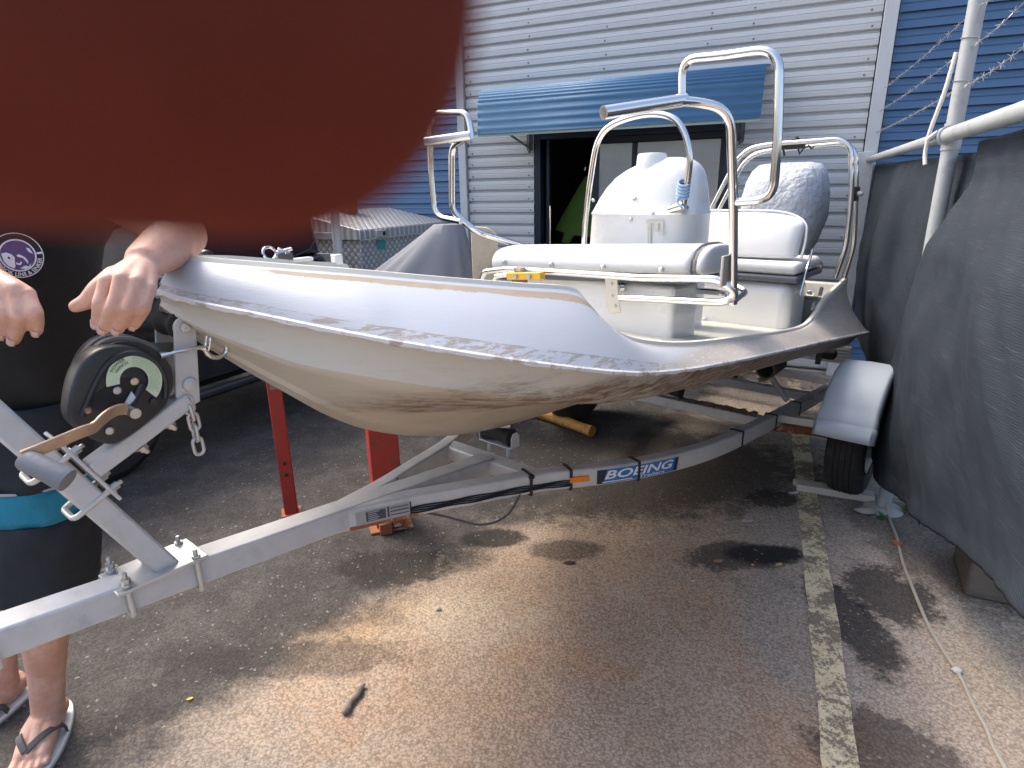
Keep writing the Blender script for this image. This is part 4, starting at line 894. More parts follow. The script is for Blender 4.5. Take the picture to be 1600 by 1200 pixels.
# wheel, mudguard
WU, WV, WR = 2.90, .845, .285
wh = bpy.data.objects.new('wheel', None); COL.objects.link(wh); wh.parent = trl; wh2 = bpy.data.objects.new('wheel', None); COL.objects.link(wh2); wh2.parent = trl
ty = MB().lathe([(.165, -.078), (.235, -.085), (.262, -.080), (.279, -.062), (.285, -.03), (.285, .03), (.279, .062), (.262, .080), (.235, .085), (.165, .078)], q(WU, WV, WR), (0, 1, 0), 48, cap=False).build('tyre', RUBBER, wh, angle=40)
tt = MB()
for v_ in (-.036, -.012, .012, .036): tt.tube([q(WU+.2855*math.cos(a), WV+v_, WR+.2855*math.sin(a)) for a in [2*math.pi*k/60 for k in range(60)]], .0022, 4, closed=True)
tt.build('tread_groove', M('groove_black', (.006, .006, .006), .9), wh)
MB().lathe([(.168, -.075), (.160, -.06), (.150, -.02), (.06, -.03), (.05, -.065), (.0, -.066)], q(WU, WV, WR), (0, 1, 0), 36, cap=False).build('rim', M('white_rim', (.66, .66, .60), .5, 0, .1, 12), wh)
MB().lathe([(.168, .075), (.160, .06), (.150, .02), (.06, .03), (.0, .03)], q(WU, WV, WR), (0, 1, 0), 36, cap=False).build('rim', M('white_rim_b', (.60, .60, .56), .5), wh)
def guard(sgn):
    rows = []
    for i in range(33):
        a = R(156-134*i/32); c = Vector((WU+0*1, 0, WR)); row = []
        for dv, dr in ((-.121, -.075), (-.120, -.020), (-.116, -.004), (-.104, .006), (0, .010), (.104, .006), (.116, -.004), (.120, -.020), (.121, -.075)):
            rr = .372+dr+(.012 if i < 3 else 0)
            row.append(Vector((c.x+rr*math.cos(a)*1.02, -sgn*(WV+dv*(1+.03*(i < 3))), c.z+rr*math.sin(a))))
        rows.append(row)
    o = MB().grid(rows).build('mudguard', MUDG, trl, angle=50, solid=.004)
    sk = []
    for dv, k in ((-.132, 0), (-.128, .02), (.128, .02), (.132, 0)):
        pass
    m = MB(); rws = []
    for da in (0, 5, 11):
        a = R(163-da); rws.append([Vector((WU+(.3925+dr)*math.cos(a)*1.02, -sgn*(WV+dv), WR+(.3925+dr)*math.sin(a))) for dv, dr in ((-.127, -.075), (-.126, -.02), (-.110, .003), (0, .010), (.110, .003), (.126, -.02), (.127, -.075))])
    m.grid(rws).build('guard_skirt', MUDG, o, angle=50, solid=.004)
guard(1); guard(-1)
ty2 = MB().lathe([(.165, -.078), (.235, -.085), (.262, -.080), (.285, -.03), (.285, .03), (.262, .080), (.235, .085), (.165, .078)], q(WU, -WV, WR), (0, 1, 0), 36, cap=False).build('tyre', RUBBER, wh2)
MB().lathe([(.168, -.07), (.15, -.02), (.05, -.03), (0, -.05)], q(WU, -WV, WR), (0, 1, 0), 30, cap=False).build('rim', M('white_rim_c', (.60, .60, .56), .5), wh2)
for s_ in (-1, 1): MB().beam(q(2.60, s_*.55, .415), q(2.60, s_*.74, .425), .038, .038).build('guard_bracket', GALV_B, trl, bevel=.003); MB().beam(q(3.20, s_*.55, .35), q(3.20, s_*.74, .40), .035, .035).build('guard_bracket', GALV, trl, bevel=.003)
c = MB(); c.tube([q(2.66, .52, .34), q(2.90, .76, .285)], .025, 10); c.build('suspension_arm', RUST, trl)
# light board across the back
lb_ = MB().box(q(4.10, -.10, .40), (.03, 1.30, .12)).build('light_board', M('ribbed_alloy', (.50, .52, .53), .4, .4, .1, 6), trl, bevel=.003)
for k in range(5): MB().box(q(4.078, -.10, .355+.022*k), (.01, 1.28, .007)).build('rib', GALV_B, lb_)
for v in (.36, .12, -.4): MB().box(q(4.07, v, .42), (.03, .03, .20)).build('strap', BLACK, lb_)
for v in (.48, -.66): MB().box(q(4.12, v, .41), (.03, .13, .10)).build('lamp', M('lamp_red', (.3, .02, .02), .3), lb_, bevel=.006)
for v, z in ((.36, .50), (.50, .49)): MB().box(q(3.70, v, z), (.08, .08, .05)).build('bunk_pad', RUBBER, trl, bevel=.012)
MB().lathe([(.042, 0), (.052, 0), (.052, .20), (.042, .20), (.042, 0)], q(2.90, .37, .555), (1, 0, 0), 24, cap=False).build('bunk_tube', M('weathered_tube', (.13, .125, .12), .7), trl)
MB().tube([q(2.98, .37, .51), q(2.98, .48, .38)], .015, 10).build('bunk_arm', GALV, trl)

# ================================================================== red stands under the boat
def stand(px_top, px_foot, Y, w_, zt, lbl, extra=None):
    f = atz(*px_foot, 0); r_ = thing('red_stand', lbl, 'stand', (f.x, f.y, 0), R(20), 'red painted steel stands under the bow')
    MB().box((0, 0, zt/2), (w_, w_, zt)).build('column', RED, r_, bevel=.005)
    MB().box((0, 0, .006), (w_*1.5, w_*1.5, .012)).build('foot_plate', RUST, r_, bevel=.002)
    return r_
s1_ = stand((430, 605), (456, 802), 2.7, .062, .80, 'thin red steel stand standing alone beside the bow, black pad on top')
MB().box((0, 0, .815), (.10, .09, .03)).build('head', BLACK, s1_, bevel=.008); MB().box((.002, -.033, .70), (.04, .006, .10)).build('tape', M('peeling_tape', (.36, .20, .14), .7, 0, .4, 30, col2=(.12, .25, .08), s2=12), s1_)
for z in (.28, .22): MB().lathe([(.008, 0), (.008, .002)], (.0, -.032, z), (0, -1, 0), 10).build('hole', BLACKTIE, s1_)
s2_ = stand((600, 672), (608, 815), 2.5, .13, .66, 'thick chipped red stand between the trailer members under the keel')
MB().box((0, -.068, .635), (.132, .012, .05)).build('lip', M('worn_pale_paint', (.5, .42, .36), .7, 0, .3, 30), s2_)
fs_ = MB(); fs_.box((.03, -.08, .05), (.05, .06, .05)); fs_.box((-.03, -.095, .028), (.055, .04, .056)); fs_.build('rusty_toe', RUST, s2_, bevel=.004)

# ================================================================== dark utility truck with an alloy toolbox
UA = math.atan2(.89, .45); UP = Vector((-1.2, 5.0, 0))
ute = thing('utility_truck', 'dark glossy utility truck with tray parked behind the boat bow', 'truck', UP, UA)
def side_prism(poly, y0, y1): return MB().prism([(x, y0, z) for x, z in poly], (0, y1-y0, 0))
side_prism([(-3.1, .42), (-2.95, .36), (-2.62, .36), (-2.55, .60), (-2.38, .74), (-2.15, .78), (-1.92, .72), (-1.76, .58), (-1.70, .36), (-.42, .36), (-.36, .50), (-.36, 1.06), (-1.75, 1.07), (-2.5, 1.02), (-3.0, .92), (-3.12, .75)], .0, 1.72).build('body', CARP, ute, bevel=.05, seg=4)
cab = MB(); o_ = [(-1.78, 1.06), (-1.20, 1.60), (-.95, 1.67), (-.50, 1.66), (-.36, 1.58), (-.36, 1.06)]
cab.loft([[Vector((x, .06+(z-1.06)*.22, z)) for x, z in o_], [Vector((x, 1.66-(z-1.06)*.22, z)) for x, z in o_]]).build('cab', CARP, ute, bevel=.03, seg=3)
win_o = [(-1.50, 1.10), (-1.10, 1.49), (-.98, 1.55), (-.60, 1.55), (-.50, 1.48), (-.48, 1.10)]
P = smooth_path([Vector((x, .052+(z-1.06)*.22-.004, z)) for x, z in win_o], 5, True)
wg = MB().prism(P, (0, -.006, 0)).build('side_window', CARGLASS, ute); MB().tube(P, .010, 6, closed=True).build('window_seal', BLACK, wg)
MB().prism([(-1.80, .14, 1.09), (-1.80, 1.58, 1.09), (-1.24, 1.50, 1.58), (-1.24, .22, 1.58)], (-.012, 0, .012)).build('windscreen', M('matte_windscreen', (.010, .012, .016), .7, 0, .1, 4, Specular_IOR_Level=.03), ute)
dr = MB(); dr.tube(fillet([(-1.62, -.002, 1.05), (-1.58, -.002, .42), (-.50, -.002, .42), (-.46, -.002, 1.05)], .06), .004, 6); dr.build('door_gap', BLACKTIE, ute)
MB().tube(fillet([(-.72, -.002, .93), (-.70, -.035, .935), (-.58, -.035, .935), (-.56, -.002, .93)], .015), .012, 8).build('door_handle', CARP, ute)
MB().tube([(-1.7, -.012, .70), (-.40, -.012, .70)], .012, 8).build('side_moulding', BLACK, ute); MB().tube([(-1.68, -.06, .34), (-.42, -.06, .34)], .03, 10).build('side_step', BLACK, ute)
MB().box((-1.50, -.10, 1.14), (.07, .17, .12)).build('mirror', CARP, ute, bevel=.025, seg=3)
for y in (.12, 1.60): MB().lathe([(.09, 0), (.085, .03), (.04, .04)], (-3.08, y, .80), (-1, 0, 0), 18).build('headlight', M('lamp_lens', (.5, .52, .55), .1), ute)
for x in (-2.15, 1.35):
    for y in (.11, 1.61):
        wh_ = bpy.data.objects.new('wheel', None); COL.objects.link(wh_); wh_.parent = ute
        MB().lathe([(.19, -.10), (.30, -.11), (.335, -.09), (.345, -.05), (.345, .05), (.335, .09), (.30, .11), (.19, .10)], (x, y, .345), (0, 1, 0), 36, cap=False).build('tyre', RUBBER, wh_)
        MB().lathe([(.20, -.09), (.18, -.05), (.06, -.05), (.05, -.08), (0, -.08)], (x, y, .345), (0, 1, 0), 28, cap=False).build('rim', M('dark_rim', (.12, .12, .13), .4, .5), wh_)
tray = MB(); tray.box((.90, .86, .80), (2.40, 1.78, .07)); tray.box((.90, .86, .62), (2.3, .9, .12)); tray.build('tray', M('tray_steel', (.10, .11, .12), .5, .3), ute, bevel=.01)
MB().box((.9, -.03, .80), (2.40, .03, .12)).build('tray_rail', GALV, ute, bevel=.006)
hbd = MB(); hbd.tube([(-.22, .02, .82), (-.22, .02, 2.0)], .033, 14); hbd.tube([(-.22, 1.70, .82), (-.22, 1.70, 2.0)], .033, 14); hbd.tube([(-.22, .02, 2.0), (-.22, 1.70, 2.0)], .033, 14); hbd.build('rack_post', M('pale_rack_paint', (.55, .55, .53), .5), ute)
for z in (1.02, 1.18): MB().box((-.22, .86, z), (.02, 1.62, .05)).build('rack_slat', GALV, ute)
def plate_material(flat):
    t = NT('checker_plate'); x, y, z = t.xyz(); a = t.math('ADD', t.math('ADD', x, y), t.math('MULTIPLY', z, 0.0 if flat else 1.0)); b = t.math('SUBTRACT', x, y) if flat else t.math('SUBTRACT', t.math('ADD', x, y), z)
    sa = t.math('ABSOLUTE', t.math('SINE', t.math('MULTIPLY', a, 48))); sb = t.math('ABSOLUTE', t.math('SINE', t.math('MULTIPLY', b, 48)))
    k = t.step(t.math('MULTIPLY', sa, sb), .35, .60); c = t.mix(k, (.40, .41, .42), (.72, .73, .74))
    c = t.mix(t.math('MULTIPLY', t.noise(4, 5), .3), c, (.25, .25, .25)); return t.out(c, .40, .45, t.bump(k, .6, .006))
CHK = plate_material(False); CHKL = plate_material(True)
tb = thing('alloy_toolbox', 'checker-plate alloy toolbox on the truck tray', 'toolbox', UP, UA)
MB().box((.83, .33, .985), (1.60, .64, .29)).build('box', CHK, tb, bevel=.006)
ld = MB(); ld.loft([[Vector((x, y, z)) for x, y in ((.0, -.02), (1.66, -.02), (1.66, .68), (.0, .68))] for z in (1.132, 1.20)]+[[Vector((x, y, z)) for x, y, z in ((.01, -.01, 1.212), (1.65, -.01, 1.212), (1.65, .67, 1.345), (.01, .67, 1.345))]]).build('lid', CHKL, tb, bevel=.004)
MB().tube([(.0, -.024, 1.130), (1.66, -.024, 1.130)], .006, 6).build('lid_edge', GALV_B, tb)
for x in (.26, 1.42):
    l_ = MB().box((x, -.026, 1.168), (.13, .012, .062)).build('latch', GALV_B, tb, bevel=.004); MB().box((x+.03, -.034, 1.168), (.03, .008, .03)).build('latch_key', BLACK, l_)
MB().box((.29, .006, 1.075), (.11, .004, .075)).build('green_sticker', M('teal_sticker', (.05, .30, .28), .5), tb)
bk_ = thing('brown_block', 'brown block with a notched top standing on the alloy toolbox', 'block', UP+Matrix.Rotation(UA, 3, 'Z') @ Vector((.55, .56, 1.318)), UA)
BRN = M('terracotta_brown', (.30, .125, .06), .8, 0, .2, 20, .3, 40, .003)
MB().box((0, 0, .065), (.13, .13, .13)).build('block', BRN, bk_, bevel=.004)
for i, (x, y) in enumerate([(-.06, -.06), (0, -.06), (.06, -.06), (-.06, .06), (0, .06), (.06, .06), (-.06, 0), (.06, 0)]): MB().box((x*1.15, y*1.15, .145), (.035, .035, .036)).build('notch_tooth', BRN, bk_)

# grey cover draped over something between the truck and the boat
tc = thing('covered_load', 'grey cloth cover draped to a flat peak between the boat and alloy toolbox', 'cover', (-.42, 4.2, 0))
rows = []
for k in range(22):
    t = k/21; z = 1.285*(1-t)+.0*t; L_ = .10+.50*min(1, t/.30); Rr = .10+.34*t**1.1; Df = .10+.55*t**.85; row = []
    for j in range(72):
        a = 2*math.pi*j/72; c, s_ = math.cos(a), math.sin(a); rx = Rr if c > 0 else L_
        f_ = 1+min(1, t*4)*(.05*abs(math.sin(a*4.5+.4))**.5-.03+.035*math.sin(a*11+3*t)+.05*mn.noise(Vector((c*3, s_*3, t*5)))+.02*mn.noise(Vector((c*9, s_*9, t*14))))
        row.append(Vector((rx*c*f_+.02, Df*s_*f_*.8, z+.02*math.sin(a*5)*t*(1-t)*3)))
    rows.append(row)
m = MB().grid(rows, False, True); m.f.append(tuple(range(72))); m.build('cover_cloth', COVER, tc, angle=60)
cbp = thing('cream_board', 'cream weathered board standing upright behind the boat, right of the grey cover', 'board', at(760, 440, 3.75)*1.0)
c = at(760, 440, 3.75); cbp.location = (c.x, c.y, 0)
bd_ = MB(); bd_.prism(fillet([(-.075, 0, 0), (.075, 0, 0), (.075, 0, 1.24), (.02, 0, 1.285), (-.085, 0, 1.295), (-.075, 0, 0)], .02, 3)[:-1], (0, .04, 0)).build('board', M('cream_weathered', (.55, .47, .35), .7, 0, .15, 6, .3, 50, .003, col2=(.35, .29, .2), s2=8), cbp, bevel=.006)
MB().box((0, .03, .02), (.26, .18, .04)).build('foot', CONCRETE, cbp, bevel=.006)

# ================================================================== person leaning on the bow
SKIN = NT('skin'); _n = SKIN.noise(14, 5, .65); _f = SKIN.noise(90, 4, .6)
_c = SKIN.mix(SKIN.step(_n, .35, .7), (.55, .30, .215), (.66, .41, .32)); _c = SKIN.mix(SKIN.math('MULTIPLY', SKIN.step(_f, .5, .75), .3), _c, (.40, .16, .11))
SKIN = SKIN.out(_c, .48, 0, SKIN.bump(SKIN.math('ADD', _f, SKIN.noise(260, 2)), .35, .0015), Subsurface_Weight=.18, Subsurface_Radius=(.006, .003, .0015), Subsurface_Scale=.6)
per = thing('person', 'person in black T-shirt and dark shorts with a teal band, forearm resting on the bow', 'person', (-1.42, 1.45, 0))
body = MB()
def cap_chain(pts, rad, seg=14):
    P = [Vector(p) for p in pts]; path = []; rr = []
    d0 = (P[0]-P[1]).normalized(); d1 = (P[-1]-P[-2]).normalized()
    for k in (90, 60, 30): path.append(P[0]+d0*rad[0]*math.sin(R(k))*.98); rr.append(max(.0008, rad[0]*math.cos(R(k))))
    n = 5
    for i in range(len(P)-1):
        for k in range(n): t = k/n; path.append(P[i].lerp(P[i+1], t)); rr.append(rad[i]*(1-t)+rad[i+1]*t)
    path.append(P[-1]); rr.append(rad[-1])
    for k in (30, 60, 90): path.append(P[-1]+d1*rad[-1]*math.sin(R(k))*.98); rr.append(max(.0008, rad[-1]*math.cos(R(k))))
    body.tube(path, rr, seg)
AK1, KN1, HP1 = at(76, 1122, 1.43), at(66, 900, 1.42), at(40, 645, 1.45); AK2, KN2, HP2 = at(6, 1082, 1.53), at(-25, 880, 1.53), at(-50, 645, 1.52)
CH = at(5, 390, 1.40); NK = at(55, 225, 1.40); HD = at(75, 130, 1.37)
PV = (HP1+HP2)/2
cap_chain([AK1, AK1.lerp(KN1, .35), AK1.lerp(KN1, .68), KN1, KN1.lerp(HP1, .5), HP1], [.040, .046, .060, .056, .076, .092], 20)
cap_chain([AK2, AK2.lerp(KN2, .35), AK2.lerp(KN2, .68), KN2, KN2.lerp(HP2, .5), HP2], [.040, .046, .060, .056, .076, .092], 20)
for s_ in (-.075, .075): cap_chain([PV+Vector((s_, 0, .02)), PV.lerp(CH, .5)+Vector((s_*.9, 0, 0)), CH+Vector((s_*1.1, 0, 0)), CH.lerp(NK, .55)+Vector((s_*1.0, 0, 0))], [.095, .092, .095, .07], 20)
cap_chain([CH.lerp(NK, .4), NK, NK.lerp(HD, .5)], [.075, .058, .056], 18)
# head: skull, jaw, nose, ears
cap_chain([HD+Vector((0, .02, .02)), HD+Vector((0, .01, -.0))], [.088, .080], 20); cap_chain([HD+Vector((0, -.02, -.04)), HD+Vector((.0, -.045, -.085))], [.066, .042], 16)
cap_chain([HD+Vector((0, -.085, .0)), HD+Vector((0, -.108, -.028))], [.010, .013], 10); cap_chain([HD+Vector((-.02, -.078, -.068)), HD+Vector((.02, -.078, -.068))], [.009, .009], 8)
for s_ in (-1, 1): cap_chain([HD+Vector((s_*.083, .0, .01)), HD+Vector((s_*.088, .005, -.03))], [.016, .012], 8)
SH1, EL1, WR1 = at(140, 280, 1.45), at(287, 367, 1.40), at(226, 408, 1.15); SH2, EL2, WR2 = at(-125, 275, 1.46), at(-190, 420, 1.30), at(-30, 425, 1.10)
cap_chain([CH.lerp(NK, .6), SH1, SH1.lerp(EL1, .5), EL1], [.08, .066, .054, .045], 18); cap_chain([CH.lerp(NK, .6), SH2, SH2.lerp(EL2, .5), EL2], [.08, .066, .054, .045], 18)
def arm(EL, WR):
    cap_chain([EL, EL.lerp(WR, .25), EL.lerp(WR, .6), WR], [.049, .052, .045, .034], 18)
arm(EL1, WR1); arm(EL2, WR2)
# right-hand side hand: hangs over the bow
def hand(wr, kn, pip, tip, rk, thumb):
    prev = None
    for i in range(len(kn)):
        k, p, t = kn[i], pip[i], tip[i]; r_ = rk[i]
        dip = p.lerp(t, .55)+(p-t).cross(Vector((1, 0, 0))).normalized()*.002
        cap_chain([k, k.lerp(p, .5), p, dip, t], [r_*1.12, r_*1.02, r_*1.08, r_*.97, r_*.82], 14)
        cap_chain([wr.lerp(k, .1), wr.lerp(k, .6), k], [.021, .018, r_*1.2], 12)
        if prev is not None: cap_chain([wr.lerp(prev.lerp(k, .5), .35), wr.lerp(prev.lerp(k, .5), .82)], [.020, .0145], 10)
        prev = k
    cap_chain(thumb, [.020, .0165, .0145, .0115], 14)
K1 = [at(x, y, Y) for x, y, Y in ((166, 440, 1.065), (190, 436, 1.055), (213, 441, 1.06), (232, 452, 1.07))]
P1 = [at(x, y, Y) for x, y, Y in ((157, 473, 1.045), (178, 480, 1.035), (202, 482, 1.035), (224, 482, 1.045))]
T1 = [at(x, y, Y) for x, y, Y in ((152, 505, 1.06), (163, 514, 1.055), (184, 515, 1.055), (210, 508, 1.065))]
hand(WR1, K1, P1, T1, [.0122, .0126, .0122, .0112], [at(180, 432, 1.10), at(152, 452, 1.085), at(136, 471, 1.075), at(118, 479, 1.07)])
K2 = [at(x, y, Y) for x, y, Y in ((2, 452, 1.06), (24, 452, 1.055), (43, 460, 1.06), (-20, 455, 1.07))]
P2 = [at(x, y, Y) for x, y, Y in ((8, 492, 1.04), (32, 494, 1.04), (55, 488, 1.045), (-18, 490, 1.05))]
T2 = [at(x, y, Y) for x, y, Y in ((5, 522, 1.06), (22, 531, 1.055), (58, 517, 1.06), (-20, 520, 1.06))]
hand(WR2, K2, P2, T2, [.0122, .0126, .0118, .0112], [at(-35, 445, 1.08), at(-50, 470, 1.07), at(-52, 490, 1.065), at(-50, 508, 1.06)])
# feet
def foot(ak, d, L_=.20):
    d = Vector(d).normalized(); s_ = Vector((-d.y, d.x, 0)); h = Vector((ak.x, ak.y, 0))-d*.035
    cap_chain([ak, h+Vector((0, 0, .052))], [.038, .034], 14)
    for o_, r0 in ((-.022, .030), (0, .032), (.022, .028)): cap_chain([h+s_*o_*.7+Vector((0, 0, .050)), h+d*L_*.45+s_*o_+Vector((0, 0, .052)), h+d*L_*.80+s_*o_*1.25+Vector((0, 0, .036))], [r0, r0*.95, .019], 12)
    cap_chain([ak+Vector((0, 0, .0)), h+d*L_*.45+Vector((0, 0, .055))], [.036, .028], 12)
    for i, (o_, l, r_) in enumerate(((-.033, 1.09, .0145), (-.012, 1.08, .0105), (.006, 1.04, .0100), (.023, .99, .0095), (.037, .93, .0092))): cap_chain([h+d*L_*.72+s_*o_*.95+Vector((0, 0, .032)), h+d*L_*l+s_*o_*1.08+Vector((0, 0, .027))], [r_*1.15, r_], 10)
    return h, d, s_
F1 = foot(AK1, (.32, -1, 0)); F2 = foot(AK2, (-.25, -1, 0))
bo = wb(body, 'body', SKIN, per)
rm_ = bo.modifiers.new('remesh', 'REMESH'); rm_.mode = 'VOXEL'; rm_.voxel_size = .0034; rm_.use_smooth_shade = True
sm2 = bo.modifiers.new('smooth', 'CORRECTIVE_SMOOTH') if False else bo.modifiers.new('smooth', 'SMOOTH'); sm2.factor = .5; sm2.iterations = 5
NAIL = M('nail', (.60, .40, .33), .3, 0, .05, 30)
def nail(t, p, r_):
    ax = (t-p).normalized(); up = Vector((0, -1, 0)); up = (up-ax*up.dot(ax)).normalized(); s_ = ax.cross(up); rows = []
    for i in range(5):
        k = i/4; row = []
        for j in range(7):
            a = R(-52+104*j/6); row.append(t+ax*(-.006+.0145*k-.002*abs(math.sin(a)))+(up*math.cos(a)+s_*math.sin(a))*(r_*(.90-.10*k)))
        rows.append(row)
    wb(MB().grid(rows), 'nail', NAIL, per, solid=.0006)
for t, p, r_ in list(zip(T1, P1, [.0122, .0126, .0122, .0112]))+list(zip(T2[:3], P2[:3], [.0122, .0126, .0118])): nail(t, p, r_)
# eyes and cropped hair
for s_ in (-1, 1):
    ey = HD+Vector((s_*.031, -.078, .008)); wb(MB().lathe([(.0005, -.011), (.007, -.008), (.011, 0), (.007, .008), (.0005, .011)], ey, (0, 1, 0), 14), 'eye', M('eye_white', (.7, .68, .66), .2), per)
    wb(MB().lathe([(.0055, 0), (.0005, .0012)], ey+Vector((0, -.0108, 0)), (0, -1, 0), 12), 'iris', M('iris', (.06, .05, .04), .1), per)
hr = []
for k in range(9):
    a = R(-8+98*k/8); hr.append([HD+Vector((.096*math.cos(a)*math.cos(b), .03+.105*math.cos(a)*math.sin(b), .03+.09*math.sin(a))) for b in [2*math.pi*j/28 for j in range(28)]])
wb(MB().grid(hr, False, True), 'hair', M('short_brown_hair', (.06, .04, .028), .8, 0, .4, 60, .6, 150, .004), per)
# clothes
SHIRT = M('black_cotton', (.010, .011, .013), .9, 0, .25, 6, .35, 60, .006)
def tube_rings(secs, name, mat, par=per, n=40, wr=.008, cap=False, seed=1):
    rows = []
    for i, (c, hw, hd, tilt) in enumerate(secs):
        row = []
        for j in range(n):
            a = 2*math.pi*j/n; x_, y_ = math.cos(a), math.sin(a); e = 2/2.4
            p = Vector(c)+Vector((hw*math.copysign(abs(x_)**e, x_), hd*math.copysign(abs(y_)**e, y_), tilt*x_))
            p += Vector((x_, y_, 0))*wr*(mn.noise(Vector((p.x*9+seed, p.y*9, p.z*7)))+.6*math.sin(a*6+i*.7+seed))
            row.append(p)
        rows.append(row)
    return wb(MB().grid(rows, False, True), name, mat, per, angle=180, solid=.004)
def lerp3(P, t):
    f_ = t*(len(P)-1); i = min(int(f_), len(P)-2); return P[i].lerp(P[i+1], f_-i)
spine = [PV+Vector((0, 0, -.06)), PV.lerp(CH, .4), CH, CH.lerp(NK, .55), NK+Vector((0, 0, -.02))]
shirt = tube_rings([(lerp3(spine, k/16), np.interp(k/16, [0, .3, .6, .82, 1], [.198, .196, .205, .19, .085]), np.interp(k/16, [0, .3, .6, .82, 1], [.130, .130, .138, .115, .075]), 0) for k in range(17)], 't_shirt', SHIRT, seed=3)
for SH, EL, sd_ in ((SH1, EL1, 5), (SH2, EL2, 8)):
    rows = []; d = (EL-SH).normalized(); n1 = d.orthogonal().normalized(); n2 = d.cross(n1)
    for k in range(8):
        c = SH-d*.03+d*((EL-SH).length*.42)*k/7; rows.append([c+(n1*math.cos(a)+n2*math.sin(a))*(.088+.004*math.sin(a*4+k)) for a in [2*math.pi*j/24 for j in range(24)]])
    wb(MB().grid(rows, False, True), 'sleeve', SHIRT, per, solid=.004)
SHORT = M('navy_black_shorts', (.012, .017, .026), .8, 0, .25, 8, .3, 50, .006); TEAL = M('teal_band', (.004, .19, .30), .7, 0, .3, 9, .3, 40, .005, stretch=(2.5, 2.5, .4))
for HPx, KNx, sd_ in ((HP1, KN1, 2), (HP2, KN2, 7)):
    ax0 = HPx+Vector((0, 0, .05)); ax1 = KNx.lerp(HPx, -.04)
    def ringp(t): return (ax0.lerp(ax1, t)+Vector((.012, 0, 0)), .122-.006*t, .122-.002*t, -.012)
    tube_rings([ringp(t) for t in np.linspace(0, .40, 10)], 'shorts_leg', SHORT, n=36, wr=.007, seed=sd_)
    tube_rings([ringp(t) for t in np.linspace(.40, .57, 6)], 'teal_band', TEAL, n=36, wr=.007, seed=sd_)
    tube_rings([ringp(t) for t in np.linspace(.57, 1.0, 10)], 'shorts_leg', SHORT, n=36, wr=.007, seed=sd_)
    wb(MB().tube([p for p in [Vector(ringp(.395)[0])+Vector((.127*math.cos(a), .127*math.sin(a), -.012*math.cos(a))) for a in [2*math.pi*j/40 for j in range(40)]]], .0035, 6, closed=True), 'piping', M('pale_piping_b', (.35, .36, .38), .7), per)
# round printed badge on the shirt
bc = at(29, 399, 1.243); bn = Vector((.35, -1, .08)).normalized(); bu = (Vector((0, 0, 1))-bn*bn.z).normalized(); bs2 = bu.cross(bn); BR = .0435
bs2 = Vector((1, 0, 0))-bn*bn.x; bs2.normalize(); bu = bn.cross(bs2); bu = bu if bu.z > 0 else -bu
def bd(x, y, h=0.0): return bc+bs2*x*BR+bu*y*BR+bn*(h-.0+.004)
def disc(r0, r1, h, mat, name, a0=0, a1=360, n=48):
    return wb(MB().grid([[bd(rr*math.cos(R(a)), rr*math.sin(R(a)), h) for rr in (r0, r1)] for a in np.linspace(a0, a1, n)]), name, mat, per)
PW = M('print_white', (.68, .66, .70), .8); PP = M('print_purple', (.10, .055, .15), .8, 0, .4, 60); PB2 = M('print_black', (.012, .012, .016), .85)
disc(0, 1.0, .0, PB2, 'badge'); disc(.965, 1.0, .0006, PW, 'badge_ring'); disc(.66, .72, .0006, PW, 'badge_ring'); disc(0, .655, .0005, PP, 'badge_ground')
def badge_poly(pts, mat, name, h=.0009): wb(MB().add([bd(x, y, h) for x, y in pts], [tuple(range(len(pts)))]), name, mat, per)
badge_poly([(-.60, .10), (-.40, .14), (-.22, .05), (-.12, -.08), (-.14, -.25), (-.16, -.50), (-.22, -.58), (-.42, -.46), (-.56, -.25)], PW, 'badge_fish')
badge_poly([(-.40, -.08), (-.34, -.04), (-.28, -.12), (-.34, -.17)], PB2, 'badge_eye', .0012)
badge_poly([(-.05, -.02), (.04, .06), (.14, .0), (.28, -.10), (.36, -.26), (.34, -.40), (.28, -.28), (.18, -.12), (.04, -.08)], PW, 'badge_fish')
badge_poly([(-.12, -.30), (.0, -.36), (.10, -.26), (.12, -.34), (.04, -.44), (-.10, -.40)], PW, 'badge_fish'); badge_poly([(.0, -.58), (.22, -.46), (.34, -.50), (.46, -.36), (.40, -.52), (.22, -.62)], PW, 'badge_fish'); badge_poly([(.36, .34), (.50, .30), (.60, .05), (.44, .16)], PW, 'badge_fish')
def ring_text(body_, a0, a1, r0, h, flip=False):
    vs, fs = text_mesh(body_, 1, .015); x0 = min(v.x for v in vs); x1 = max(v.x for v in vs); y1 = max(v.y for v in vs); P = []
    for v in vs:
        a = R(a0+(a1-a0)*(v.x-x0)/(x1-x0)); rr = r0+h*v.y/y1*(-1 if flip else 1); P.append(bd(rr*math.cos(a), rr*math.sin(a), .0008))
    wb(MB().add(P, fs), 'lettering', PW, per, smooth=False)
ring_text('HOOK LINE & SINKER', 205, 352, .93, .17, True)
for a in (182, 358):
    disc(.74, .95, .0007, PW, 'badge_bar', a-3+(8 if a > 300 else -4), a+3+(8 if a > 300 else -4), 4)
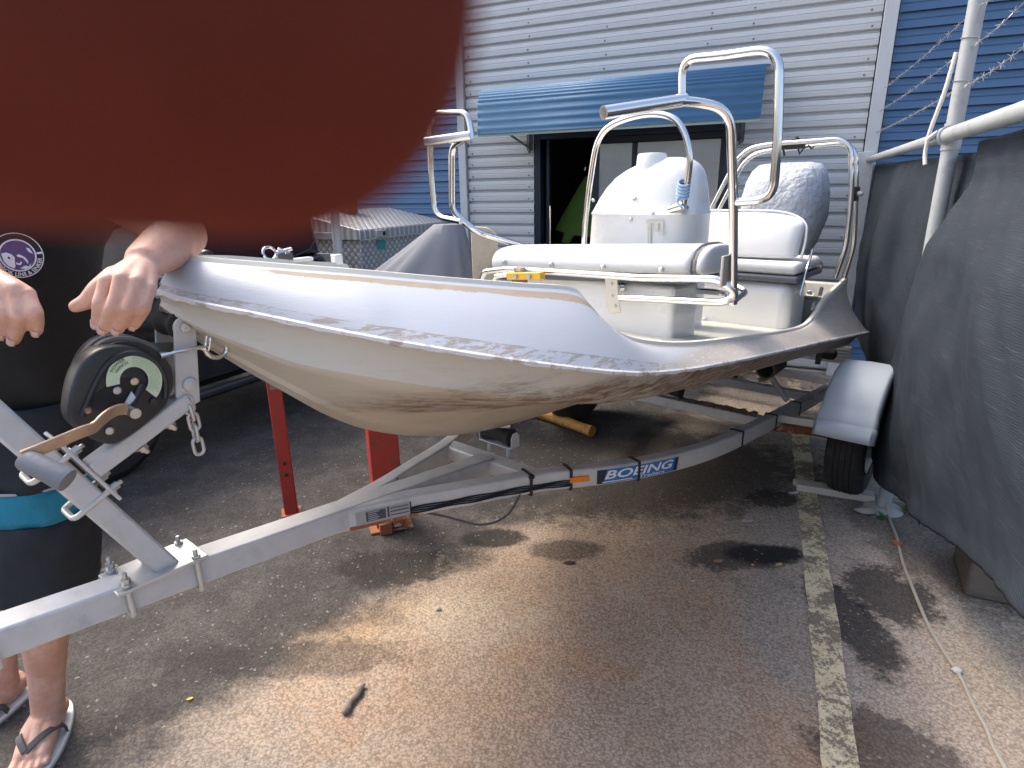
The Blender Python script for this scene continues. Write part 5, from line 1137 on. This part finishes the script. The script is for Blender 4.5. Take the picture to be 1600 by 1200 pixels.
# thongs on the feet
for nm, (h, d, s_), lb2 in (('thong', F1, 'white rubber thong with grey strap on the foot nearest the boat'), ('thong', F2, 'white rubber thong with grey strap on the foot at the left frame edge')):
    th = thing('thong_sandal', lb2, 'sandal', (h.x, h.y, 0)); out = []
    for k in range(36):
        a = 2*math.pi*k/36; x_ = math.cos(a); y_ = math.sin(a); out.append(h+d*(.085+.152*x_)+s_*((.059+.008*x_)*math.copysign(abs(y_)**.8, y_))+Vector((0, 0, .001)))
    wb(MB().prism(out, (0, 0, .016)), 'sole', M('white_foam', (.78, .78, .76), .7, 0, .06, 30), th, bevel=.003)
    wb(MB().prism([p+Vector((0, 0, -.0006)) + (h+d*.085-p)*-.012 for p in out], (0, 0, .006)), 'outsole', M('green_grey_rubber', (.20, .27, .24), .8), th)
    st = MB()
    for o_ in (-1, 1):
        pth = smooth_path([h+d*.165+s_*(-.012)+Vector((0, 0, .056)), h+d*.13+s_*(o_*.030-.004)+Vector((0, 0, .072)), h+d*.085+s_*o_*.049+Vector((0, 0, .05)), h+d*.07+s_*o_*.053+Vector((0, 0, .016))], 6); st.sweepbox(pth, .018, .005, up=(s_*o_*.6+Vector((0, 0, 1))).normalized())
    wb(st, 'strap', M('grey_strap', (.085, .085, .09), .7, 0, .2, 50), th, bevel=.002)

# ================================================================== the photographer's fingertip, right in front of the lens
def cp3(px, py, d): return Vector(CO+(CF+(px-800)/FPX*CR-(py-600)/FPX*CU)*d)
FD_ = .0195; fr_ = 415/FPX*FD_
fing = thing('fingertip', 'blurred dark red fingertip close to the lens in the upper left corner', 'finger', cp3(340, -45, FD_))
ax0 = cp3(345, -45, FD_); axd = (cp3(-500, -70, FD_*1.02)-ax0).normalized(); upv = Vector(CU); fw = Vector(CF)
rows = []
for k in range(46):
    if k < 14: a = R(90-90*k/13*.98); off = -fr_*math.sin(a)*.98; rr = max(1e-4, fr_*math.cos(a)); 
    else: t = (k-14)/31; off = .058*t; rr = fr_*(1+.05*math.sin(min(1, t*3)*math.pi)*-.6+.14*t+.03*math.sin(t*20)*math.exp(-((t-.45)*9)**2))
    c = ax0+axd*off; rows.append([c+(upv*math.cos(b)+fw*math.sin(b)*.88)*rr for b in [2*math.pi*j/48 for j in range(48)]])
FSK = NT('finger_skin'); _r2 = FSK.noise(900, 4); FSK = FSK.out(FSK.mix(FSK.noise(160, 3), (.075, .016, .011), (.125, .030, .022)), .85, 0, FSK.bump(_r2, .3, .0003), Subsurface_Weight=.6, Subsurface_Radius=(.006, .0008, .0004), Subsurface_Scale=1.0, Specular_IOR_Level=.06)
m = MB().grid(rows, False, True); m.f.append(tuple(range(48))); m.f.append(tuple(reversed([45*48+j for j in range(48)]))); wb(m, 'finger', FSK, fing, angle=180)
nr = []
for i in range(9):
    k = i/8; off = -.0045+.0115*k; rr_ = fr_*math.sqrt(max(.05, 1-(off/fr_)**2)) if off < 0 else fr_
    nr.append([ax0+axd*off+(upv*math.cos(b)+fw*math.sin(b)*.88)*(rr_*1.012) for b in [R(90-48+96*j/12) for j in range(13)]])
wb(MB().grid(nr), 'nail', NAIL, fing, solid=.0004)

# ================================================================== things on the ground
m = thing('timber_pole', 'orange-brown round timber pole lying on the ground behind the trailer', 'pole', (.32, 3.79, 0)); a, b = Vector((.02, 4.13, .036)), Vector((.50, 3.60, .036))
wb(MB().tube([a.lerp(b, k/12)+Vector((0, 0, .002*math.sin(k))) for k in range(13)], [.035+.002*math.sin(k*1.7) for k in range(13)], 16), 'pole', ORANGEWOOD, m)
pk = thing('wheel_chock', 'pale timber plank lying against the trailer tyre', 'plank', (1.62, 2.77, 0)); a, b = Vector((1.462, 2.862, .02)), Vector((1.778, 2.715, .02))
wb(MB().beam(a, b, .075, .036), 'plank', PALEWOOD, pk, bevel=.004); wb(MB().box(Vector((1.475, 2.885, .02)), (.03, .03, .03)), 'chip', PALEWOOD, pk)
bl = thing('timber_block', 'mossy weathered timber block on the ground behind the shade cloth', 'block', (1.93, 2.02, 0), R(-28))
MB().box((0, 0, .10), (.36, .30, .20)).build('block', WOOD, bl, bevel=.012)
ca = thing('ground_cable', 'thin grey cable running across the asphalt from the fence post', 'cable', (1.45, 1.8, 0))
wb(MB().tube(smooth_path([(1.775, 2.60, .05), (1.76, 2.56, .008), (1.69, 2.38, .006), (1.60, 2.187, .006), (1.52, 1.98, .006), (1.455, 1.80, .006), (1.425, 1.68, .006), (1.402, 1.565, .006), (1.365, 1.46, .006), (1.341, 1.373, .006), (1.315, 1.31, .006), (1.285, 1.20, .006), (1.22, 1.0, .006), (1.15, .6, .006)], 8), .0058, 8), 'cable', M('grey_cable', (.36, .33, .27), .7, 0, .2, 20), ca)
wb(MB().box(Vector((1.655, 2.315, .012)), (.018, .035, .014), R(20)), 'joint', M('orange_tape', (.35, .13, .07), .7), ca)
def rock(name, p, r_, col, lbl, cat, sq=(1, .8, .6), seed=0, rot=0):
    bm_ = bmesh.new(); bmesh.ops.create_icosphere(bm_, subdivisions=3, radius=1)
    for v in bm_.verts:
        n_ = 1+.28*mn.noise(v.co*1.3+Vector((seed*3.1, 0, 0)))+.12*mn.noise(v.co*4+Vector((seed, 2, 0))); v.co = Vector((v.co.x*sq[0], v.co.y*sq[1], v.co.z*sq[2]))*n_*r_
    zmin = min(v.co.z for v in bm_.verts)
    for v in bm_.verts: v.co.z -= zmin+.0008
    me = bpy.data.meshes.new(name); bm_.to_mesh(me); bm_.free(); me.materials.append(M(name+'_stone', col, .85, 0, .2, 60, .4, 90, .002)); o = bpy.data.objects.new(name, me); COL.objects.link(o)
    for f in me.polygons: f.use_smooth = True
    o.location = (p[0], p[1], 0); o.rotation_euler.z = rot; tag(o, lbl, cat, 'loose stones on the asphalt'); return o
def gp(x, y): return atz(x, y, 0)
rock('pebble', gp(685, 953), .011, (.40, .37, .32), 'small pale pebble alone on the asphalt in the middle foreground', 'stone', seed=1)
rock('pebble', gp(1495, 1050), .016, (.52, .50, .46), 'whitish flat stone touching the grey cable', 'stone', (1, .75, .5), 2)
rock('pebble', gp(1168, 815), .020, (.33, .30, .27), 'grey oval stone left of the parking line behind the oil stain', 'stone', (1.3, .6, .35), 3)
rock('pebble', gp(1352, 802), .038, (.30, .27, .23), 'rough grey stone at the foot of the fence post', 'stone', (1.3, .8, .4), 4)
rock('pebble', gp(1335, 768), .012, (.40, .38, .34), 'tiny stone beside the pale plank by the tyre', 'stone', seed=5)
rock('pebble', gp(890, 880), .018, (.05, .04, .035), 'dark flat stone on brown asphalt below the trailer decal', 'stone', (1.4, .7, .2), 6)
rk = random.Random(5); gv = MB()
for i in range(260):
    x = rk.uniform(-1.2, 1.9); y = rk.uniform(1.1, 3.0); r_ = rk.choice((.0025, .003, .004, .005)); vs = [Vector((x+r_*rk.uniform(.6, 1.2)*math.cos(a), y+r_*rk.uniform(.6, 1.2)*math.sin(a), 0)) for a in (0, 1.3, 2.5, 3.8, 5.1)]
    gv.add(vs+[Vector((x, y, r_*.9))], [(0, 1, 5), (1, 2, 5), (2, 3, 5), (3, 4, 5), (4, 0, 5)])
o = gv.build('loose_grit', M('pale_grit', (.30, .26, .21), .9, 0, .5, 15), smooth=False); tag(o, 'loose pale grit scattered over the asphalt', 'grit', kind='stuff')
tw = thing('twig', 'short grey piece of stick lying on the asphalt foreground', 'twig', gp(552, 1096)); a, b = gp(536, 1120), gp(570, 1072)
wb(MB().tube([a.lerp(b, k/10)+Vector((.003*math.sin(k*1.3), .002*math.cos(k), .010+.002*math.sin(k*2))) for k in range(11)], [.006, .0115, .013, .010, .009, .0085, .010, .011, .010, .008, .004], 9), 'stick', M('dead_wood', (.19, .16, .14), .9, 0, .3, 40, .6, 90, .003), tw)
def leaf(p, L_, W_, col, lbl, a, group='fallen leaves on the asphalt', curl=.3, cat='leaf', name='fallen_leaf'):
    rows = []
    for i in range(9):
        t = i/8*2-1; w_ = W_*(1-t*t)**.7+.0004; rows.append([Vector((t*L_, s_*w_, .002+curl*(L_*.35)*t*t+abs(s_)*curl*W_*.5)) for s_ in (-1, -.5, 0, .5, 1)])
    o = MB().grid(rows).build(name, M('leaf_'+lbl[:18].replace(' ', '_'), col, .7, 0, .2, 80), solid=.0008); o.location = (p[0], p[1], .001); o.rotation_euler.z = a; tag(o, lbl, cat, group); return o
leaf(gp(1217, 883), .016, .006, (.55, .34, .10), 'yellow leaf at the right end of the black oil stain', .3)
leaf(gp(1176, 884), .009, .006, (.55, .26, .06), 'small orange leaf in front of the black oil stain', 1.1)
leaf(gp(1122, 878), .022, .010, (.30, .17, .10), 'brown curled leaf left of the black oil stain', .2)
leaf(gp(1083, 909), .010, .003, (.55, .52, .46), 'small white splinter below the black oil stain', .4)
leaf(gp(1013, 849), .010, .004, (.48, .44, .38), 'pale chip on brown asphalt right of the trailer decal', 1.9)
leaf(gp(297, 1093), .010, .005, (.55, .40, .07), 'small yellow leaf on the asphalt near the sandal', .5)
leaf(gp(1240, 772), .028, .014, (.62, .62, .68), 'crumpled white paper scrap beside the parking line', .2, 'litter by the trailer wheel', .5, 'paper', 'paper_scrap')
leaf(gp(1250, 625), .035, .016, (.48, .46, .42), 'pale scrap lying behind the trailer near the wall', 1.0, 'litter by the trailer wheel', .4, 'paper', 'paper_scrap')
def weed(p, n, h, lbl, seed):
    t = thing('weed', lbl, 'plant', (p[0], p[1], 0), 0, 'green weeds by the fence post'); rw = random.Random(seed); st = MB(); lv_ = MB()
    for i in range(n):
        a = rw.uniform(0, 6.28); tip = Vector((math.cos(a)*h*.5*rw.random(), math.sin(a)*h*.5*rw.random(), h*rw.uniform(.5, 1))); st.tube([Vector((0, 0, 0)), tip*.5+Vector((0, 0, .006)), tip], .0012, 5)
        for k in range(5):
            c = tip*rw.uniform(.4, 1); b = rw.uniform(0, 6.28); L_ = rw.uniform(.010, .020); d = Vector((math.cos(b), math.sin(b), rw.uniform(-.2, .5))); s_ = Vector((-math.sin(b), math.cos(b), 0)); lv_.add([c, c+d*L_*.5+s_*L_*.35, c+d*L_, c+d*L_*.5-s_*L_*.35], [(0, 1, 2, 3)])
    st.build('stem', M('weed_stem', (.09, .16, .03), .7), t); lv_.build('leaves', M('weed_leaf', (.05, .20, .02), .6, 0, .3, 60), t)
weed(gp(1415, 803), 12, .075, 'larger green weed growing right of the fence post foot', 1); weed(gp(1378, 812), 8, .035, 'small green weed growing left beside the grey cable', 2)
MB0 = MB(); MB0.lathe([(.085, 0), (.075, .012), (.05, .02), (.034, .022)], (0, 0, 0), (0, 0, 1), 20); o = MB0.build('footing', CONCRETE, fen)
